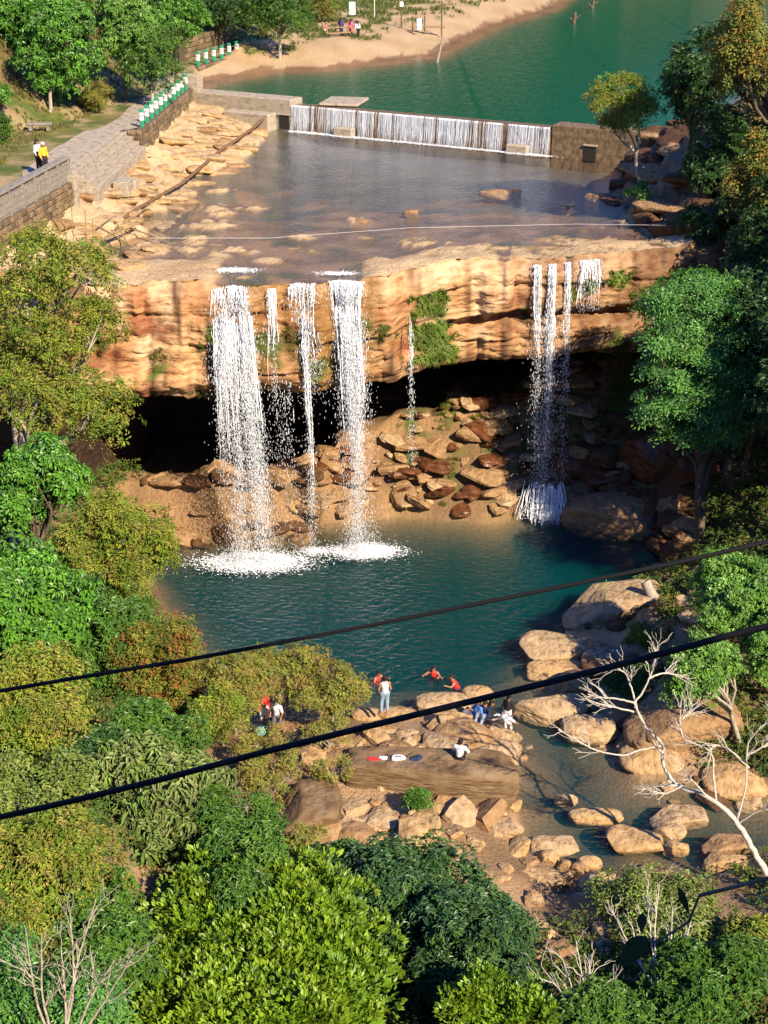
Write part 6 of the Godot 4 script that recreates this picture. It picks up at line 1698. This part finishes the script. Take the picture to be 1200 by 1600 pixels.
func person(label: String, at: Vector3, yaw: float, pose: String, top: Material, bottom: Material, o := {}) -> Node3D:
	var g: float = o.get("size", 1.0)
	var root := thing("person", label, "person", at, yaw, o.get("group", "visitors"))
	root.scale = Vector3.ONE * g
	var p: Dictionary = poses[pose]
	var slim: float = o.get("slim", 1.0)
	var pel: Vector3 = p.pelvis; var ch: Vector3 = p.chest; var ne: Vector3 = p.neck; var he: Vector3 = p.head
	var up := (ne - pel).normalized()
	var bones := []
	var shirt := []; var legs := []
	var st := start()
	bones.append([pel, ch, .125 * slim, .135 * slim]); shirt.append([pel + up * .02, ch, .15 * slim, .155 * slim])
	bones.append([ch, ne, .12 * slim, .055]); bones.append([ne, he, .055, .06])
	shirt.append([ch, ch.lerp(ne, .6), .15 * slim, .1])
	for s in 2:
		var sg := -1.0 if s == 0 else 1.0
		var sh := ch.lerp(ne, .62) + Vector3(sg * .18 * slim, 0, 0)
		var hip := pel + Vector3(sg * .09, -.02, 0)
		var el: Vector3 = p.elbow[s]; var wr: Vector3 = p.wrist[s]; var kn: Vector3 = p.knee[s]; var an: Vector3 = p.ankle[s]
		bones.append([ch.lerp(ne, .5), sh, .08, .062]); bones.append([sh, el, .056, .042]); bones.append([el, wr, .042, .028])
		bones.append([hip, kn, .092 * slim, .058]); bones.append([kn, an, .056, .036])
		var toe := an + Vector3(sg * .02, -.045, .15)
		if pose == "swim": toe = an + Vector3(0, -.1, -.1)
		bones.append([an, an + Vector3(0, -.03, -.03), .038, .036]); bones.append([an + Vector3(0, -.035, -.02), toe, .038, .026])
		# hand: palm and five unequal, slightly curled fingers
		var hd := (wr - el).normalized()
		var palm := wr + hd * .07
		bones.append([wr, palm, .03, .036])
		var across := hd.cross(Vector3(0, .3, 1)).normalized()
		var curl := across.cross(hd).normalized() * .35
		for f in 4:
			var b0 := palm + across * (f - 1.5) * .02 + hd * .02
			var l: float = [.07, .08, .075, .058][f]
			var b1 := b0 + (hd + curl * .5).normalized() * l * .55
			tube(st, PackedVector3Array([b0 - hd * .02, b1, b1 + (hd + curl * 2.0).normalized() * l * .45]), PackedFloat32Array([.01, .009, .007]), 5)
		var th := wr + hd * .03 - across * sg * .03
		tube(st, PackedVector3Array([th, th + (hd - across * sg * .8).normalized() * .035, th + (hd - across * sg * .3 + curl).normalized() * .065]), PackedFloat32Array([.012, .011, .008]), 5)
		if o.get("sleeve", .9) > 0.0:
			shirt.append([ch.lerp(ne, .45), sh, .1, .085])
			var k: float = o.get("sleeve", .9)
			shirt.append([sh, sh.lerp(el, minf(k * 2.0, 1.0)), .076, .06])
			if k > .5: shirt.append([el, el.lerp(wr, k * 2.0 - 1.0), .06, .045])
		else:
			shirt.append([ch.lerp(ne, .5), sh - Vector3(sg * .06, 0, 0), .1, .06])
		var bl: float = o.get("leg", .95)
		legs.append([pel + Vector3(sg * .04, .03, 0), hip, .15 * slim, .125 * slim])
		legs.append([hip, hip.lerp(kn, minf(bl * 2.0, 1.0)), .115 * slim, .082])
		if bl > .5: legs.append([kn, kn.lerp(an, bl * 2.0 - 1.0), .08, .062])
	# head: skull, jaw, nose, ears, with eyes and lips in the skin's colour
	var face := (Basis(Vector3.UP, o.get("look", 0.0)) * Vector3(0, -.05, 1)).normalized()
	var ear := face.cross(Vector3.UP).normalized()
	bones.append([he + Vector3(0, .05, 0) - face * .02, he + Vector3(0, .05, 0) + face * .02, .088, .084]); bones.append([he + face * .03 + Vector3(0, .02, 0), he + face * .045 - Vector3(0, .055, 0), .07, .045])
	bones.append([he + face * .1 + Vector3(0, .03, 0), he + face * .118 + Vector3(0, .0, 0), .01, .014])
	for s in [-1.0, 1.0]: bones.append([he + ear * s * .088 + Vector3(0, .03, 0), he + ear * s * .09, .014, .01])
	var skin: Color = o.get("skin", Color(.3, .155, .085))
	var body_mesh := flesh(bones, .026, .014, func(q: Vector3) -> Color:
		for s in [-1.0, 1.0]:
			if q.distance_to(he + face * .1 + ear * s * .035 + Vector3(0, .04, 0)) < .022: return Color(.03, .02, .02)
		if q.distance_to(he + face * .1 - Vector3(0, .045, 0)) < .022: return Color(.22, .07, .06)
		return skin)
	st.append_from(body_mesh, 0, Transform3D.IDENTITY)
	var bs := start()
	bs.append_from(body_mesh, 0, Transform3D.IDENTITY)
	var hands := st.commit()
	# fingers join the body's own surface
	var whole := start()
	whole.append_from(body_mesh, 0, Transform3D.IDENTITY)
	var arr := hands.surface_get_arrays(0)
	var cols := PackedColorArray(); cols.resize(arr[Mesh.ARRAY_VERTEX].size()); cols.fill(skin)
	var bc: PackedColorArray = body_mesh.surface_get_arrays(0)[Mesh.ARRAY_COLOR]
	for i in bc.size(): cols[cols.size() - bc.size() + i] = bc[i]
	arr[Mesh.ARRAY_COLOR] = cols
	var fin := ArrayMesh.new()
	fin.add_surface_from_arrays(Mesh.PRIMITIVE_TRIANGLES, arr)
	obj("body", fin, M.skin, root)
	var blank := func(_q: Vector3) -> Color: return Color.WHITE
	if top: obj(o.get("top_name", "shirt"), flesh(shirt, .026, .016, blank), top, root)
	if bottom: obj(o.get("bottom_name", "trousers"), flesh(legs, .026, .016, blank), bottom, root)
	var hair := [[he + Vector3(0, .075, 0) - face * .03, he + Vector3(0, .085, 0) + face * .035, .1, .085], [he + Vector3(0, .06, 0) - face * .05, he - face * .055, .085, .07]]
	if o.get("long_hair", false): hair.append([he - face * .07, ch - face * .14 + Vector3(0, .02, 0), .085, .06])
	obj("cap" if o.has("cap") else "hair", flesh(hair, .026, .016, blank), o.get("cap", M.hair), root)
	return root

func build_people() -> void:
	person("man in white vest and light blue jeans standing on a rock with his back turned", Vector3(0.03, 1.05, -49), PI + .2, "stand", M.white_cloth, M.denim, {"sleeve": 0.0})
	person("man in white shirt and grey shorts bending forward among the shrubs", Vector3(-4.31, 0.75, -47.91), -.5, "step", M.white_cloth, M.grey_cloth, {"leg": .45, "sleeve": .4, "bottom_name": "shorts"})
	person("person in red partly hidden by shrubs at the near shore", Vector3(-4.92, 0.55, -48.67), .4, "stand", M.red_cloth, M.white_cloth, {"leg": .5})
	person("swimmer in red life jacket farthest left, nearest the man in jeans", Vector3(-0.26, 0, -53.34), .8, "swim", M.red_cloth, M.navy_cloth, {"sleeve": 0.0, "top_name": "life_jacket", "group": "swimmers"})
	person("swimmer in red life jacket in the middle of the three", Vector3(2.2, 0, -53.77), -.3, "swim", M.red_cloth, M.navy_cloth, {"sleeve": 0.0, "top_name": "life_jacket", "group": "swimmers"})
	person("swimmer in red life jacket farthest right, facing left", Vector3(3.02, 0, -53.02), -1.4, "swim", M.red_cloth, M.navy_cloth, {"sleeve": 0.0, "top_name": "life_jacket", "group": "swimmers"})
	person("man in blue shirt lounging on the rocks with his legs to the left", Vector3(3.78, 0.7, -49.11), -1.3, "lounge", M.blue_cloth, M.grey_cloth, {"sleeve": .45, "leg": .6})
	person("woman in navy jacket sitting right of the man in blue", Vector3(4.23, 0.7, -49.06), -.7, "sit", M.navy_cloth, M.denim, {"long_hair": true, "slim": .85})
	person("woman in black sitting with white trousers stretched to the right", Vector3(4.54, 0.7, -49.01), 1.1, "lounge", M.black_cloth, M.white_cloth, {"long_hair": true, "slim": .85})
	person("woman in black top and white trousers standing at the water's edge", Vector3(5.11, 0.2, -48.96), -.4, "stand", M.black_cloth, M.white_cloth, {"long_hair": true, "slim": .85, "size": .97})
	person("man in white shirt sitting on the long slab with his back turned", Vector3(2.89, 1.62, -44.8), PI - .3, "sit", M.white_cloth, M.black_cloth, {"sleeve": .9})
	# on the path
	person("person in yellow shirt and white cap leaning at the parapet", Vector3(-18.64, 17.1, -78.03) + Vector3(0, 0, 0), .9, "stand", M.yellow_cloth, M.black_cloth, {"cap": M.white_cloth})
	person("person in white top with dark hair behind the one in yellow", Vector3(-18.96, 17.1, -78.38) + Vector3(-.2, 0, -.5), 1.2, "stand", M.white_cloth, M.black_cloth, {"long_hair": true})
	# on the beach
	person("child in orange-pink top left of the group on the beach", Vector3(-5.61, 17.2, -142.06), .5, "stand", M.pink_cloth, M.white_cloth, {"size": .72, "skin": Color(.4, .2, .12), "leg": .5})
	person("woman in purple with long dark hair by the beach bench", Vector3(-4.14, 17.2, -142.59), 2.6, "stand", M.purple_cloth, M.purple_cloth, {"long_hair": true, "slim": .95})
	person("woman in long pink dress standing on the beach", Vector3(-3.19, 17.2, -141.54), 2.9, "stand", M.pink_cloth, M.pink_cloth, {"long_hair": true, "slim": .9})
	person("woman in white top and black trousers at the right of the beach group", Vector3(-2.44, 17.15, -140.42), -2.4, "step", M.white_cloth, M.black_cloth, {"long_hair": true, "slim": .85})
	# things left on the slab
	for q in [["red_cloth", "folded red cloth at the left of the slab's top", "cloth", Vector3(-0.39, 1.66, -44.78), Vector3(.32, .07, .16), M.red_cloth], ["white_cloth", "crumpled white cloth beside the red one on the slab", "cloth", Vector3(-0.05, 1.66, -44.82), Vector3(.2, .09, .15), M.white_cloth], ["bag", "white and navy bag in the middle of the slab's clothes", "bag", Vector3(0.54, 1.68, -44.8), Vector3(.3, .14, .2), M.white_cloth], ["backpack", "dark navy backpack at the right of the slab's clothes", "backpack", Vector3(1.22, 1.68, -44.8), Vector3(.26, .15, .2), M.navy_cloth], ["bag", "pale blue bag on the ground by the person in red", "bag", Vector3(-5.05, 0.6, -48.32), Vector3(.22, .2, .18), M.teal_cloth]]:
		var r := thing(q[0], q[1], q[2], q[3])
		obj("body", rock(8, int(q[3].x * 100.0) + 300, 2.6, 5, .16), q[5], r).scale = q[4]
		obj("strap", loop_mesh(q[4]), M.navy_cloth, r) if q[0] in ["bag", "backpack"] else null

func loop_mesh(h: Vector3) -> ArrayMesh:
	var st := start()
	var pts := PackedVector3Array(); var rad := PackedFloat32Array()
	for i in 9:
		var a := PI * i / 8.0
		pts.append(Vector3(cos(a) * h.x * .6, sin(a) * h.y * 1.25, h.z * .3)); rad.append(.018)
	tube(st, pts, rad, 6)
	return st.commit()

func _ready() -> void:
	# the lookout's view
	var cam := Camera3D.new()
	cam.name = "camera"
	cam.fov = 40.0
	cam.far = 900.0
	cam.near = 0.1
	add_child(cam)
	cam.position = Vector3(0, 33, 0)
	cam.rotation_degrees = Vector3(-25, 0, 0)
	cam.current = true
	# clear sky, afternoon sun from behind the lookout's right shoulder
	var env := Environment.new()
	var sky := Sky.new()
	var sm_ := ProceduralSkyMaterial.new()
	sm_.sky_top_color = Color(.16, .34, .66)
	sm_.sky_horizon_color = Color(.62, .74, .86)
	sm_.ground_bottom_color = Color(.2, .19, .15)
	sm_.ground_horizon_color = Color(.5, .55, .55)
	sky.sky_material = sm_
	env.background_mode = Environment.BG_SKY
	env.sky = sky
	env.tonemap_mode = Environment.TONE_MAPPER_LINEAR
	env.tonemap_exposure = 2.1
	env.sdfgi_enabled = true
	env.ssao_enabled = true
	env.ssil_enabled = true
	env.volumetric_fog_enabled = true
	env.volumetric_fog_density = 0.0
	var we := WorldEnvironment.new()
	we.name = "environment"
	we.environment = env
	add_child(we)
	var sun := DirectionalLight3D.new()
	sun.name = "sun"
	sun.light_color = Color(1.0, .93, .82)
	sun.light_energy = 1.55
	sun.light_angular_distance = 0.5
	sun.shadow_enabled = true
	add_child(sun)
	sun.look_at_from_position(Vector3(0.5, 0.64, 0.68) * 50.0, Vector3.ZERO)
	rng.seed = 20240611
	n1.seed = 3; n1.frequency = 0.05; n1.fractal_octaves = 4
	n2.seed = 8; n2.frequency = 0.05; n2.fractal_octaves = 3
	make_materials()
	# the setting
	build_upper()
	build_lower()
	build_cliff()
	build_water()
	make_rocks()
	make_clumps()
	build_weir()
	build_falls()
	build_rocks()
	build_trees()
	build_hanging()
	build_dead_trees()
	build_banks()
	build_details()
	build_people()
